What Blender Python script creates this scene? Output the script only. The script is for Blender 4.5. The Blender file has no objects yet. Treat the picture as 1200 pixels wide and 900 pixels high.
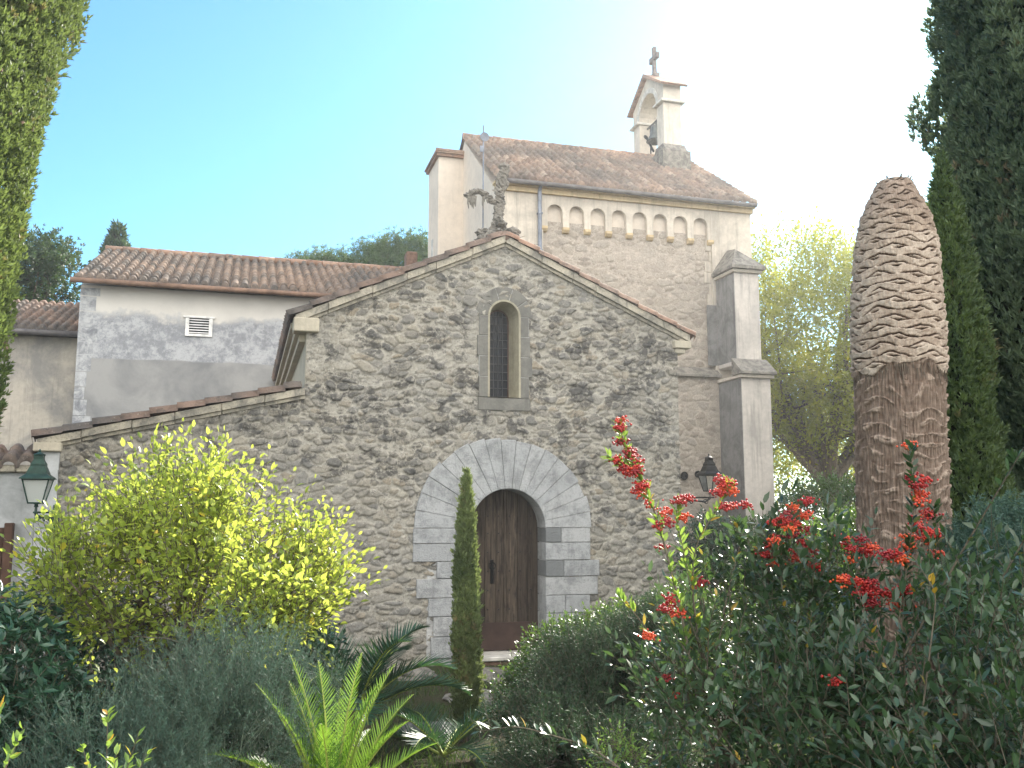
import bpy, bmesh, math, random
import numpy as np
from mathutils import Vector

# ------------------------------------------------------------------ camera, sky, sun, exposure
scn = bpy.context.scene
EYE = 2.15
cam_d = bpy.data.cameras.new('camera'); cam = bpy.data.objects.new('camera', cam_d)
scn.collection.objects.link(cam); scn.camera = cam
cam.location = (0, 0, EYE)
cam.rotation_euler = (math.radians(97.8), 0, math.radians(-15.9))
cam_d.sensor_width = 36; cam_d.lens = 33.0; cam_d.clip_start = 0.05; cam_d.clip_end = 3000

SUN_AZ, SUN_EL = 43.0, 30.0            # azimuth clockwise from +Y
w = bpy.data.worlds.new("World"); scn.world = w; w.use_nodes = True
nt = w.node_tree
sky = nt.nodes.new('ShaderNodeTexSky'); sky.sky_type = 'NISHITA'; sky.sun_disc = False
sky.sun_elevation = math.radians(SUN_EL); sky.sun_rotation = math.radians(SUN_AZ)
sky.air_density = 1.0; sky.dust_density = 0.45; sky.ozone_density = 0.8; sky.altitude = 0
bg = nt.nodes['Background']; bg.inputs['Strength'].default_value = 0.09
# unseen cloud added to the sky behind the camera, as fill for the facade
def _n(t, **k):
    q = nt.nodes.new(t)
    for a_, b_ in k.items(): setattr(q, a_, b_)
    return q
tcw = _n('ShaderNodeTexCoord'); sepw = _n('ShaderNodeSeparateXYZ'); nt.links.new(tcw.outputs['Generated'], sepw.inputs[0])
nz = _n('ShaderNodeTexNoise'); nt.links.new(tcw.outputs['Generated'], nz.inputs['Vector']); nz.inputs['Scale'].default_value = 2.2; nz.inputs['Detail'].default_value = 7; nz.inputs['Roughness'].default_value = .6
cr = _n('ShaderNodeMapRange', interpolation_type='SMOOTHSTEP'); nt.links.new(nz.outputs['Fac'], cr.inputs[0]); cr.inputs[1].default_value = .33; cr.inputs[2].default_value = .52
yr = _n('ShaderNodeMapRange', interpolation_type='SMOOTHSTEP'); nt.links.new(sepw.outputs[1], yr.inputs[0]); yr.inputs[1].default_value = .05; yr.inputs[2].default_value = -.35
mu = _n('ShaderNodeMath', operation='MULTIPLY'); nt.links.new(cr.outputs[0], mu.inputs[0]); nt.links.new(yr.outputs[0], mu.inputs[1])
hue = _n('ShaderNodeMix', data_type='RGBA', blend_type='MULTIPLY'); hue.inputs[0].default_value = 1; nt.links.new(sky.outputs[0], hue.inputs[6]); hue.inputs[7].default_value = (.50, .87, 1.03, 1)
cm = _n('ShaderNodeMix', data_type='RGBA'); nt.links.new(mu.outputs[0], cm.inputs[0]); nt.links.new(hue.outputs[2], cm.inputs[6]); cm.inputs[7].default_value = (15.5, 15.0, 14.2, 1)
nt.links.new(cm.outputs[2], bg.inputs[0])
sl = bpy.data.lights.new('sun', 'SUN'); sl.energy = 5.0; sl.angle = math.radians(0.55); sl.color = (1, .93, .82)
so = bpy.data.objects.new('sun', sl); scn.collection.objects.link(so)
az, el = math.radians(SUN_AZ), math.radians(SUN_EL)
sd = Vector((math.sin(az) * math.cos(el), math.cos(az) * math.cos(el), math.sin(el)))
so.rotation_euler = sd.to_track_quat('Z', 'Y').to_euler(); so.location = (0, 0, 40)
scn.view_settings.view_transform = 'Standard'; scn.view_settings.look = 'None'
scn.view_settings.exposure = 1.55; scn.view_settings.gamma = 1.0
scn.view_settings.use_curve_mapping = False
scn.cycles.max_bounces = 8; scn.cycles.diffuse_bounces = 4; scn.cycles.transmission_bounces = 4
scn.cycles.transparent_max_bounces = 8

rng = np.random.default_rng(7); random.seed(7)

# ------------------------------------------------------------------ numpy noise
def _h(ix, iy, iz, s=0):
    n = (ix.astype(np.int64) * 374761393 + iy.astype(np.int64) * 668265263 + iz.astype(np.int64) * 2147483647 + s * 974634777) & 0xffffffff
    n = ((n ^ (n >> 13)) * 1274126177) & 0xffffffff
    n = (n ^ (n >> 16)) & 0xffffffff
    return n / 4294967295.0
def noise3(x, y, z, s=0):
    x, y, z = np.broadcast_arrays(np.asarray(x, float), np.asarray(y, float), np.asarray(z, float))
    ix, iy, iz = np.floor(x), np.floor(y), np.floor(z)
    fx, fy, fz = x - ix, y - iy, z - iz
    fx, fy, fz = fx*fx*(3-2*fx), fy*fy*(3-2*fy), fz*fz*(3-2*fz)
    r = 0
    for a in (0, 1):
        for b in (0, 1):
            for c in (0, 1):
                r = r + _h(ix+a, iy+b, iz+c, s) * (fx if a else 1-fx) * (fy if b else 1-fy) * (fz if c else 1-fz)
    return r
def fbm(x, y, z=0.0, o=3, s=0):
    r, a, t = 0, 1, 0
    for i in range(o):
        r = r + a * noise3(np.asarray(x)*2**i, np.asarray(y)*2**i, np.asarray(z)*2**i + 7.3*i, s+i); t += a; a *= .5
    return r / t
def sstep(a, b, x):
    t = np.clip((x-a)/(b-a), 0, 1); return t*t*(3-2*t)

# ------------------------------------------------------------------ objects
def link(o, parent=None):
    scn.collection.objects.link(o)
    if parent is not None: o.parent = parent
    return o
def thing(name, label, cat, loc=(0, 0, 0), group=None):
    o = link(bpy.data.objects.new(name, None)); o.location = loc; o.empty_display_size = .2
    o['label'] = label; o['category'] = cat
    if group: o['group'] = group
    return o
def world_loc(p):
    v = np.zeros(3)
    while p is not None:
        v = v + np.array(p.location); p = p.parent
    return v
def raw_mesh(name, V, F, mats, parent=None, tint=None, pt=None, smooth=False, fmat=None):
    """V world coordinates; F an (n,k) array or a list of faces; tint: per face; pt: dict of per vertex floats"""
    V = np.asarray(V, np.float64) - world_loc(parent)
    me = bpy.data.meshes.new(name)
    if isinstance(F, np.ndarray):
        n, k = F.shape
        me.vertices.add(len(V)); me.vertices.foreach_set('co', V.astype(np.float32).ravel())
        me.loops.add(n*k); me.loops.foreach_set('vertex_index', F.astype(np.int32).ravel())
        me.polygons.add(n); me.polygons.foreach_set('loop_start', np.arange(0, n*k, k, dtype=np.int32))
        me.update(calc_edges=True)
    else:
        me.from_pydata(V.tolist(), [], F); n = len(F)
    if tint is not None:
        a = me.attributes.new('tint', 'FLOAT', 'FACE'); a.data.foreach_set('value', np.asarray(tint, np.float32))
    for k_, v_ in (pt or {}).items():
        a = me.attributes.new(k_, 'FLOAT', 'POINT'); a.data.foreach_set('value', np.asarray(v_, np.float32).ravel())
    if fmat is not None: me.polygons.foreach_set('material_index', np.asarray(fmat, np.int32))
    if smooth: me.polygons.foreach_set('use_smooth', np.ones(n, bool))
    for m in (mats if isinstance(mats, (list, tuple)) else [mats]): me.materials.append(m)
    return link(bpy.data.objects.new(name, me), parent)

class MB:
    def __init__(s): s.v = []; s.f = []; s.t = []; s.p = []
    def each(s, name, mats, parent=None, **k):
        for vs, fs in s.p: MB().add(vs, fs).build(name, mats, parent, **k)
    def add(s, vs, fs, t=None):
        s.p.append((vs, fs)); b = len(s.v); s.v += [tuple(map(float, p)) for p in vs]; s.f += [tuple(i+b for i in f) for f in fs]
        t = random.random() if t is None else t
        s.t += [t]*len(fs); return s
    def box(s, x0, x1, y0, y1, z0, z1, c=0.0, t=None):
        """box with optionally chamfered edges"""
        if c <= 0:
            vs = [(x, y, z) for x in (x0, x1) for y in (y0, y1) for z in (z0, z1)]
            return s.add(vs, [(0,1,3,2),(4,6,7,5),(0,4,5,1),(2,3,7,6),(0,2,6,4),(1,5,7,3)], t)
        bm = bmesh.new(); bmesh.ops.create_cube(bm, size=1)
        for v in bm.verts: v.co = Vector(((x0+x1)/2 + v.co.x*(x1-x0), (y0+y1)/2 + v.co.y*(y1-y0), (z0+z1)/2 + v.co.z*(z1-z0)))
        bmesh.ops.bevel(bm, geom=bm.edges[:], offset=c, segments=1, affect='EDGES')
        vs = [v.co[:] for v in bm.verts]; bm.verts.index_update()
        fs = [[v.index for v in f.verts] for f in bm.faces]; bm.free()
        return s.add(vs, fs, t)
    def prism(s, poly, a0, a1, axis='y', c=0.0, t=None):
        """poly: list of 2-D points in the plane normal to axis, extruded from a0 to a1; chamfer c on the a0 side"""
        n = len(poly)
        def P(p, a):
            return {'y': (p[0], a, p[1]), 'x': (a, p[0], p[1]), 'z': (p[0], p[1], a)}[axis]
        rings = [[P(p, a0 + (c if a1 > a0 else -c)) for p in poly], [P(p, a1) for p in poly]]
        if c > 0:
            cx = sum(p[0] for p in poly)/n; cz = sum(p[1] for p in poly)/n
            ins = []
            for p in poly:
                d = math.hypot(p[0]-cx, p[1]-cz) or 1
                k = max(0, 1 - c*1.3/d); ins.append((cx+(p[0]-cx)*k, cz+(p[1]-cz)*k))
            rings.insert(0, [P(p, a0) for p in ins])
        vs = [v for r in rings for v in r]; fs = [tuple(range(n)), tuple(reversed(range((len(rings)-1)*n, len(rings)*n)))]
        for r in range(len(rings)-1):
            for i in range(n):
                j = (i+1) % n; fs.append((r*n+i, (r+1)*n+i, (r+1)*n+j, r*n+j))
        return s.add(vs, fs, t)
    def tube(s, pts, rad, n=6, t=None, cap=True):
        pts = [Vector(p) for p in pts]; m = len(pts)
        if not hasattr(rad, '__len__'): rad = [rad]*m
        vs = []; up = Vector((0.13, 0.21, 1)).normalized()
        for i, p in enumerate(pts):
            d = (pts[min(i+1, m-1)] - pts[max(i-1, 0)])
            d = d.normalized() if d.length > 1e-9 else Vector((0, 0, 1))
            a = d.cross(up if abs(d.dot(up)) < .95 else Vector((1, .1, 0))).normalized(); b = d.cross(a)
            for k in range(n):
                q = 2*math.pi*k/n; vs.append(p + (a*math.cos(q) + b*math.sin(q))*rad[i])
        fs = [(i*n+k, i*n+(k+1) % n, (i+1)*n+(k+1) % n, (i+1)*n+k) for i in range(m-1) for k in range(n)]
        if cap: fs += [tuple(range(n))[::-1], tuple(range((m-1)*n, m*n))]
        return s.add(vs, fs, t)
    def lathe(s, prof, cx, cy, n=20, t=None):
        m = len(prof); vs = [(cx + r*math.cos(2*math.pi*k/n), cy + r*math.sin(2*math.pi*k/n), z) for r, z in prof for k in range(n)]
        fs = [(i*n+k, i*n+(k+1) % n, (i+1)*n+(k+1) % n, (i+1)*n+k) for i in range(m-1) for k in range(n)]
        return s.add(vs, fs, t)
    def build(s, name, mats, parent=None, smooth=False, bevel=0):
        o = raw_mesh(name, s.v, s.f, mats, parent, tint=s.t, smooth=smooth)
        bm = bmesh.new(); bm.from_mesh(o.data); bmesh.ops.recalc_face_normals(bm, faces=bm.faces); bm.to_mesh(o.data); bm.free()
        if bevel:
            m = o.modifiers.new('bevel', 'BEVEL'); m.width = bevel; m.segments = 2; m.limit_method = 'ANGLE'
        return o

# ------------------------------------------------------------------ materials
class NT:
    def __init__(s, name):
        s.m = bpy.data.materials.new(name); s.m.use_nodes = True; s.t = s.m.node_tree
        s.b = s.t.nodes['Principled BSDF']; s.co = s.t.nodes.new('ShaderNodeTexCoord'); s.out = s.t.nodes['Material Output']
        s.geo = s.t.nodes.new('ShaderNodeNewGeometry')
    def set(s, sock, v):
        if isinstance(v, bpy.types.NodeSocket): s.t.links.new(v, sock)
        elif isinstance(v, tuple) and len(v) == 3 and sock.type == 'RGBA': sock.default_value = (*v, 1)
        else: sock.default_value = v
    def pos(s, sc=(1, 1, 1)):
        n = s.t.nodes.new('ShaderNodeMapping'); s.t.links.new(s.geo.outputs['Position'], n.inputs[0]); n.inputs['Scale'].default_value = sc
        return n.outputs[0]
    def noise(s, vec, scale, detail=4, rough=.6, dist=0):
        n = s.t.nodes.new('ShaderNodeTexNoise'); s.set(n.inputs['Vector'], vec); n.inputs['Scale'].default_value = scale
        n.inputs['Detail'].default_value = detail; n.inputs['Roughness'].default_value = rough; n.inputs['Distortion'].default_value = dist
        return n.outputs['Fac']
    def vor(s, vec, scale, feature='F1', out='Distance', rnd=1):
        n = s.t.nodes.new('ShaderNodeTexVoronoi'); n.feature = feature; s.set(n.inputs['Vector'], vec); n.inputs['Scale'].default_value = scale
        n.inputs['Randomness'].default_value = rnd
        return n.outputs[out]
    def ramp(s, f, pts):
        n = s.t.nodes.new('ShaderNodeValToRGB'); s.set(n.inputs[0], f); e = n.color_ramp.elements
        while len(e) < len(pts): e.new(.5)
        for q, (p, c) in zip(e, pts):
            q.position = p; q.color = (c, c, c, 1) if not hasattr(c, '__len__') else (*c, 1)
        return n.outputs[0]
    def mix(s, f, a, b, mode='MIX'):
        n = s.t.nodes.new('ShaderNodeMix'); n.data_type = 'RGBA'; n.blend_type = mode
        s.set(n.inputs[0], f); s.set(n.inputs[6], a); s.set(n.inputs[7], b); return n.outputs[2]
    def math(s, op, a, b=0.0, c=0.0):
        n = s.t.nodes.new('ShaderNodeMath'); n.operation = op; s.set(n.inputs[0], a); s.set(n.inputs[1], b); s.set(n.inputs[2], c); return n.outputs[0]
    def attr(s, name):
        n = s.t.nodes.new('ShaderNodeAttribute'); n.attribute_name = name; return n.outputs['Fac']
    def sep(s, v):
        n = s.t.nodes.new('ShaderNodeSeparateXYZ'); s.set(n.inputs[0], v); return n.outputs
    def band(s, v, a, b):            # 0 below a, 1 above b
        n = s.t.nodes.new('ShaderNodeMapRange'); s.set(n.inputs[0], v); n.inputs[1].default_value = a; n.inputs[2].default_value = b
        n.interpolation_type = 'SMOOTHSTEP'; return n.outputs[0]
    def bump(s, h, strength=.5, dist=.02):
        n = s.t.nodes.new('ShaderNodeBump'); s.set(n.inputs['Height'], h); n.inputs['Strength'].default_value = strength; n.inputs['Distance'].default_value = dist
        s.t.links.new(n.outputs[0], s.b.inputs['Normal']); return s
    def done(s, col=None, rough=.9, metal=0, spec=.3):
        if col is not None: s.set(s.b.inputs['Base Color'], col)
        s.set(s.b.inputs['Roughness'], rough); s.b.inputs['Metallic'].default_value = metal
        s.b.inputs['Specular IOR Level'].default_value = spec
        return s.m

def leaf_mat(name, a, b, extra=None, extra_p=.9, trans=.35, rough=.45, tcol=None, spec=.5):
    n = NT(name); t = n.attr('tint')
    pts = [(0, a), (extra_p-.03 if extra else 1, b)]
    if extra: pts += [(extra_p, extra), ]
    col = n.ramp(t, pts)
    v = n.noise(n.pos(), 1.3, 2)
    col = n.mix(n.ramp(v, [(.35, 0), (.65, .5)]), col, (a[0]*.75, a[1]*.8, a[2]*.8))
    n.done(col, rough, 0, spec)
    tr = n.t.nodes.new('ShaderNodeBsdfTranslucent')
    tc = n.mix(.55, col, tcol or (b[0]*1.6, b[1]*1.7, b[2]*.6)); n.t.links.new(tc, tr.inputs[0])
    mx = n.t.nodes.new('ShaderNodeMixShader'); mx.inputs[0].default_value = trans
    n.t.links.new(n.b.outputs[0], mx.inputs[1]); n.t.links.new(tr.outputs[0], mx.inputs[2]); n.t.links.new(mx.outputs[0], n.out.inputs[0])
    return n.m

def plain(name, col, rough=.8, metal=0, var=.25, scale=6, bump=.2, bd=.01, spec=.3):
    n = NT(name); v = n.noise(n.pos(), scale, 5)
    c = n.mix(n.ramp(v, [(.35, 0), (.7, 1)]), tuple(q*(1-var) for q in col), tuple(min(1, q*(1+var)) for q in col))
    n.bump(n.noise(n.pos(), scale*6, 4), bump, bd); return n.done(c, rough, metal, spec)

def bark(name, a, b, sc=(6, 6, 1.2), scale=4):
    n = NT(name); v = n.noise(n.pos(sc), scale, 6, .65, .4)
    n.bump(v, .9, .03); return n.done(n.ramp(v, [(.3, a), (.7, b)]), .95)

def rubble_mat(name, stones, mortar, lichen, dark, band=(3.4, 4.5), strength=.8):
    n = NT(name); P = n.pos(); t = n.attr('tint'); mo = n.attr('mortar')
    base = n.ramp(t, [(i/(len(stones)-1), c) for i, c in enumerate(stones)])
    fine = n.noise(P, 22, 6, .7)
    base = n.mix(n.ramp(fine, [(.3, 0), (.75, .55)]), base, tuple(q*.45 for q in stones[0]))
    mcol = n.mix(n.ramp(n.noise(P, 9, 5, .7), [(.35, 0), (.7, 1)]), tuple(q*.72 for q in mortar), mortar)
    col = n.mix(mo, base, mcol)
    # broad tonal patches of weathering
    big = n.noise(P, .75, 5, .6, .4)
    col = n.mix(n.ramp(big, [(.42, 0), (.66, .6)]), col, n.mix(.45, col, lichen), 'MIX')
    # black lichen crust, strongest in a band across the wall
    z = n.sep(P)[2]
    bandm = n.math('MULTIPLY', n.band(z, band[0]-1.6, band[0]), n.math('SUBTRACT', 1.0, n.band(z, band[1], band[1]+1.6)))
    l1 = n.noise(P, 3.1, 7, .72, .3)
    l2 = n.math('ADD', l1, n.math('MULTIPLY', bandm, .07))
    l2 = n.math('SUBTRACT', l2, n.math('MULTIPLY', mo, .05))
    lm = n.ramp(l2, [(.555, 0), (.65, strength)])
    col = n.mix(lm, col, dark)
    sp = n.ramp(n.noise(P, 40, 4, .8), [(.56, 0), (.66, .75)])
    col = n.mix(sp, col, dark)
    pal = n.ramp(n.noise(P, 11, 6, .82, .4), [(.56, 0), (.66, .65)])
    col = n.mix(pal, col, tuple(min(1, q*1.25) for q in mortar))
    n.bump(n.math('ADD', fine, n.math('MULTIPLY', n.noise(P, 60, 5, .8), .8)), 1.0, .022)
    return n.done(col, .95, 0, .15)

def plaster_mat(name, col, grey, dirt=.5, sc=1.0, cracks=True, streak=.4):
    n = NT(name); P = n.pos()
    a = n.noise(P, 1.1*sc, 7, .68, .5); b = n.noise(P, 9*sc, 6, .7)
    c = n.mix(n.ramp(a, [(.42, 0), (.62, dirt)]), col, grey)
    c = n.mix(n.ramp(b, [(.4, 0), (.75, .35)]), c, tuple(q*.7 for q in grey))
    st = n.noise(n.pos((5, 5, .35)), 1.6, 5, .65)
    c = n.mix(n.ramp(st, [(.52, 0), (.72, streak)]), c, tuple(q*.6 for q in grey))
    sp = n.noise(P, 40, 4, .7); c = n.mix(n.ramp(sp, [(.62, 0), (.74, .5)]), c, tuple(q*.45 for q in grey))
    n.bump(n.math('ADD', b, n.math('MULTIPLY', sp, .5)), .45, .012)
    return n.done(c, .93, 0, .15)

M = {}
M['rubble'] = rubble_mat('rubble_masonry', [(.22,.215,.20), (.34,.32,.28), (.45,.41,.335), (.29,.28,.26), (.52,.485,.41), (.41,.35,.265)], (.53,.50,.435), (.35,.35,.335), (.07,.07,.07))
M['rubble_church'] = rubble_mat('church_masonry', [(.36,.31,.26), (.46,.40,.33), (.52,.46,.39), (.40,.36,.31)], (.55,.48,.41), (.40,.36,.32), (.17,.155,.14), band=(20, 22), strength=.45)
M['ashlar'] = None
n = NT('dressed_stone'); P = n.pos(); t = n.attr('tint')
c = n.ramp(t, [(0, (.18,.19,.195)), (.18, (.22,.23,.235)), (.22, (.39,.40,.41)), (.6, (.42,.43,.44)), (1, (.46,.465,.47))])
c = n.mix(n.ramp(n.noise(P, 3.5, 9, .8, .2), [(.46, 0), (.60, .75)]), c, (.22,.23,.235))
c = n.mix(n.ramp(n.noise(P, 45, 5, .7), [(.55, 0), (.72, .6)]), c, (.10,.10,.10))
c = n.mix(n.ramp(n.noise(n.pos((4, 4, .6)), 2, 6, .7), [(.54, 0), (.7, .5)]), c, (.16,.165,.165))
n.bump(n.math('ADD', n.noise(P, 14, 6, .8), n.noise(P, 60, 4)), .9, .018); M['ashlar'] = n.done(c, .93, 0, .15)
n = NT('weathered_coping'); P = n.pos()
c = n.mix(n.ramp(n.noise(P, 3.2, 6, .7, .4), [(.42, 0), (.6, .85)]), (.46,.42,.34), (.17,.165,.15))
c = n.mix(n.ramp(n.noise(P, 30, 5, .75), [(.52, 0), (.7, .7)]), c, (.07,.07,.065))
n.bump(n.noise(P, 18, 6, .7), .7, .015); M['coping'] = n.done(c, .95, 0, .1)
M['window_stone'] = plaster_mat('window_surround_stone', (.21,.205,.185), (.12,.12,.115), .7, 3, streak=.3)
M['reveal'] = plaster_mat('window_reveal_plaster', (.40,.37,.28), (.24,.225,.18), .6, 3, streak=.4)
M['cream'] = plaster_mat('cream_plaster', (.55,.50,.40), (.36,.33,.27), .5, 2, streak=.3)
M['church_plaster'] = plaster_mat('church_plaster', (.60,.54,.46), (.38,.345,.30), .65, 1.0, streak=.6)
M['end_plaster'] = plaster_mat('gable_plaster', (.66,.58,.49), (.50,.45,.40), .3, .5, streak=.15)
M['buttress'] = plaster_mat('buttress_render', (.58,.535,.49), (.34,.32,.30), .55, 1.0, streak=.6)
M['wall_plaster'] = plaster_mat('garden_wall_plaster', (.55,.57,.58), (.30,.31,.32), .6, 1.2, streak=.4)
M['mortar_line'] = plain('lime_mortar', (.42,.42,.415), .95, scale=20)
M['ochre_cornice'] = plaster_mat('ochre_cornice', (.62,.49,.30), (.42,.32,.20), .6, 1.5, streak=.5)

# annexe wall: pale plaster on top, mottled grey below, a later grey render at the foot
n = NT('annexe_plaster'); P = n.pos(); z = n.sep(P)[2]
wob = n.math('MULTIPLY', n.math('SUBTRACT', n.noise(P, 1.3, 5, .7), .5), 1.0)
zz = n.math('ADD', z, wob)
topm = n.band(zz, 6.13, 6.33); lowm = n.math('SUBTRACT', 1.0, n.band(n.math('ADD', z, n.math('MULTIPLY', wob, .12)), 5.26, 5.30))
mott = n.mix(n.ramp(n.noise(P, 2.6, 10, .82), [(.44, 0), (.56, 1)]), (.42,.43,.445), (.25,.26,.28))
mott = n.mix(n.ramp(n.noise(P, 14, 5, .75), [(.5, 0), (.72, .6)]), mott, (.14,.15,.16))
c = n.mix(topm, mott, n.mix(n.ramp(n.noise(P, 1.5, 5), [(.4, 0), (.7, .5)]), (.60,.58,.54), (.46,.445,.42)))
low = n.mix(n.ramp(n.noise(P, 1.0, 6, .6, .4), [(.4, 0), (.62, 1)]), (.31,.31,.305), (.20,.205,.21))
c = n.mix(lowm, c, low)
n.bump(n.math('ADD', n.noise(P, 12, 6, .7), n.math('MULTIPLY', topm, -.3)), .4, .012); M['annexe'] = n.done(c, .93, 0, .15)
M['annexe_quoin'] = plaster_mat('annexe_quoins', (.46,.47,.48), (.17,.18,.20), .9, 3.5, streak=.3)
M['far_plaster'] = plaster_mat('ochre_shed_plaster', (.46,.42,.36), (.24,.235,.225), .9, .9, streak=.5)

def tile_mat(name, cols, lich, amount):
    n = NT(name); P = n.pos(); t = n.attr('tint')
    c = n.ramp(t, [(i/(len(cols)-1), q) for i, q in enumerate(cols)])
    c = n.mix(n.ramp(n.noise(P, .6, 5, .6), [(.4, 0), (.62, amount)]), c, lich)
    c = n.mix(n.ramp(n.noise(P, 9, 6, .75), [(.48, 0), (.66, .65)]), c, tuple(q*.5 for q in lich))
    c = n.mix(n.ramp(n.noise(P, 30, 4, .7), [(.6, 0), (.72, .5)]), c, (.45,.42,.36))
    n.bump(n.noise(P, 30, 5, .7), .4, .008); return n.done(c, .92, 0, .15)
M['tile'] = tile_mat('terracotta_tiles', [(.26,.15,.10), (.38,.24,.17), (.44,.31,.23), (.30,.19,.14)], (.15,.13,.115), .6)
M['tile_pink'] = tile_mat('pale_terracotta_tiles', [(.40,.24,.18), (.54,.39,.31), (.46,.31,.24), (.58,.45,.37)], (.20,.175,.16), .55)
M['tile_church'] = tile_mat('lichened_terracotta_tiles', [(.20,.14,.11), (.34,.25,.19), (.26,.185,.145), (.42,.34,.27)], (.13,.12,.11), .8)
M['tile_annexe'] = tile_mat('lichened_shade_toned_annexe_tiles', [(.19,.14,.11), (.29,.215,.165), (.22,.17,.14), (.13,.115,.10)], (.10,.095,.09), .85)  # lichen, plus the church's shade on this roof put into the tile colour
M['tile_dark'] = tile_mat('mossy_tiles', [(.20,.14,.11), (.26,.18,.14), (.17,.14,.12)], (.10,.095,.09), .9)

M['iron'] = plain('black_iron', (.012,.013,.015), .5, .6, .3, 20)
M['green_iron'] = plain('green_painted_metal', (.018,.055,.042), .45, .1, .35, 12, spec=.5)
M['zinc'] = plain('zinc', (.19,.21,.25), .5, .4, .3, 5)
M['bronze'] = plain('bell_bronze', (.10,.115,.11), .5, .5, .3, 8)
M['gutter'] = plain('weathered_gutter', (.16,.15,.15), .6, .2, .3, 5)
n = NT('milk_glass'); n.b.inputs['Transmission Weight'].default_value = .35; M['milk'] = n.done((.72,.76,.74), .35, 0, .5)
n = NT('clear_glass'); n.b.inputs['Transmission Weight'].default_value = 1; n.b.inputs['IOR'].default_value = 1.05; M['clear'] = n.done((.8,.85,.85), .05, 0, .5)
n = NT('dark_glass'); M['glass'] = n.done((.010,.013,.018), .25, 0, .12)
M['lead'] = plain('lead_came', (.09,.095,.10), .6, .5, .2, 10)
n = NT('old_door_wood'); g = n.noise(n.pos((16, 16, .9)), 2.2, 7, .7, .5); t = n.attr('tint')
c = n.mix(n.ramp(g, [(.35, 0), (.68, 1)]), (.020,.015,.012), n.ramp(t, [(0, (.06,.045,.034)), (1, (.14,.108,.08))]))
c = n.mix(n.ramp(n.noise(n.pos((5, 5, 1.4)), 2.5, 5, .7), [(.52, 0), (.66, .85)]), c, (.02,.014,.012))
n.bump(g, .9, .012); M['door'] = n.done(c, .8, 0, .25)
M['kick'] = plain('brown_painted_board', (.050,.030,.024), .65, 0, .25, 5)
M['gate'] = plain('gate_wood', (.09,.05,.035), .7, 0, .3, 4)
n = NT('threshold_stone'); M['pale_stone'] = plain('pale_threshold_stone', (.52,.50,.46), .85, 0, .25, 6)
M['brick'] = plain('brick_step', (.16,.10,.075), .9, 0, .35, 12)

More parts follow.
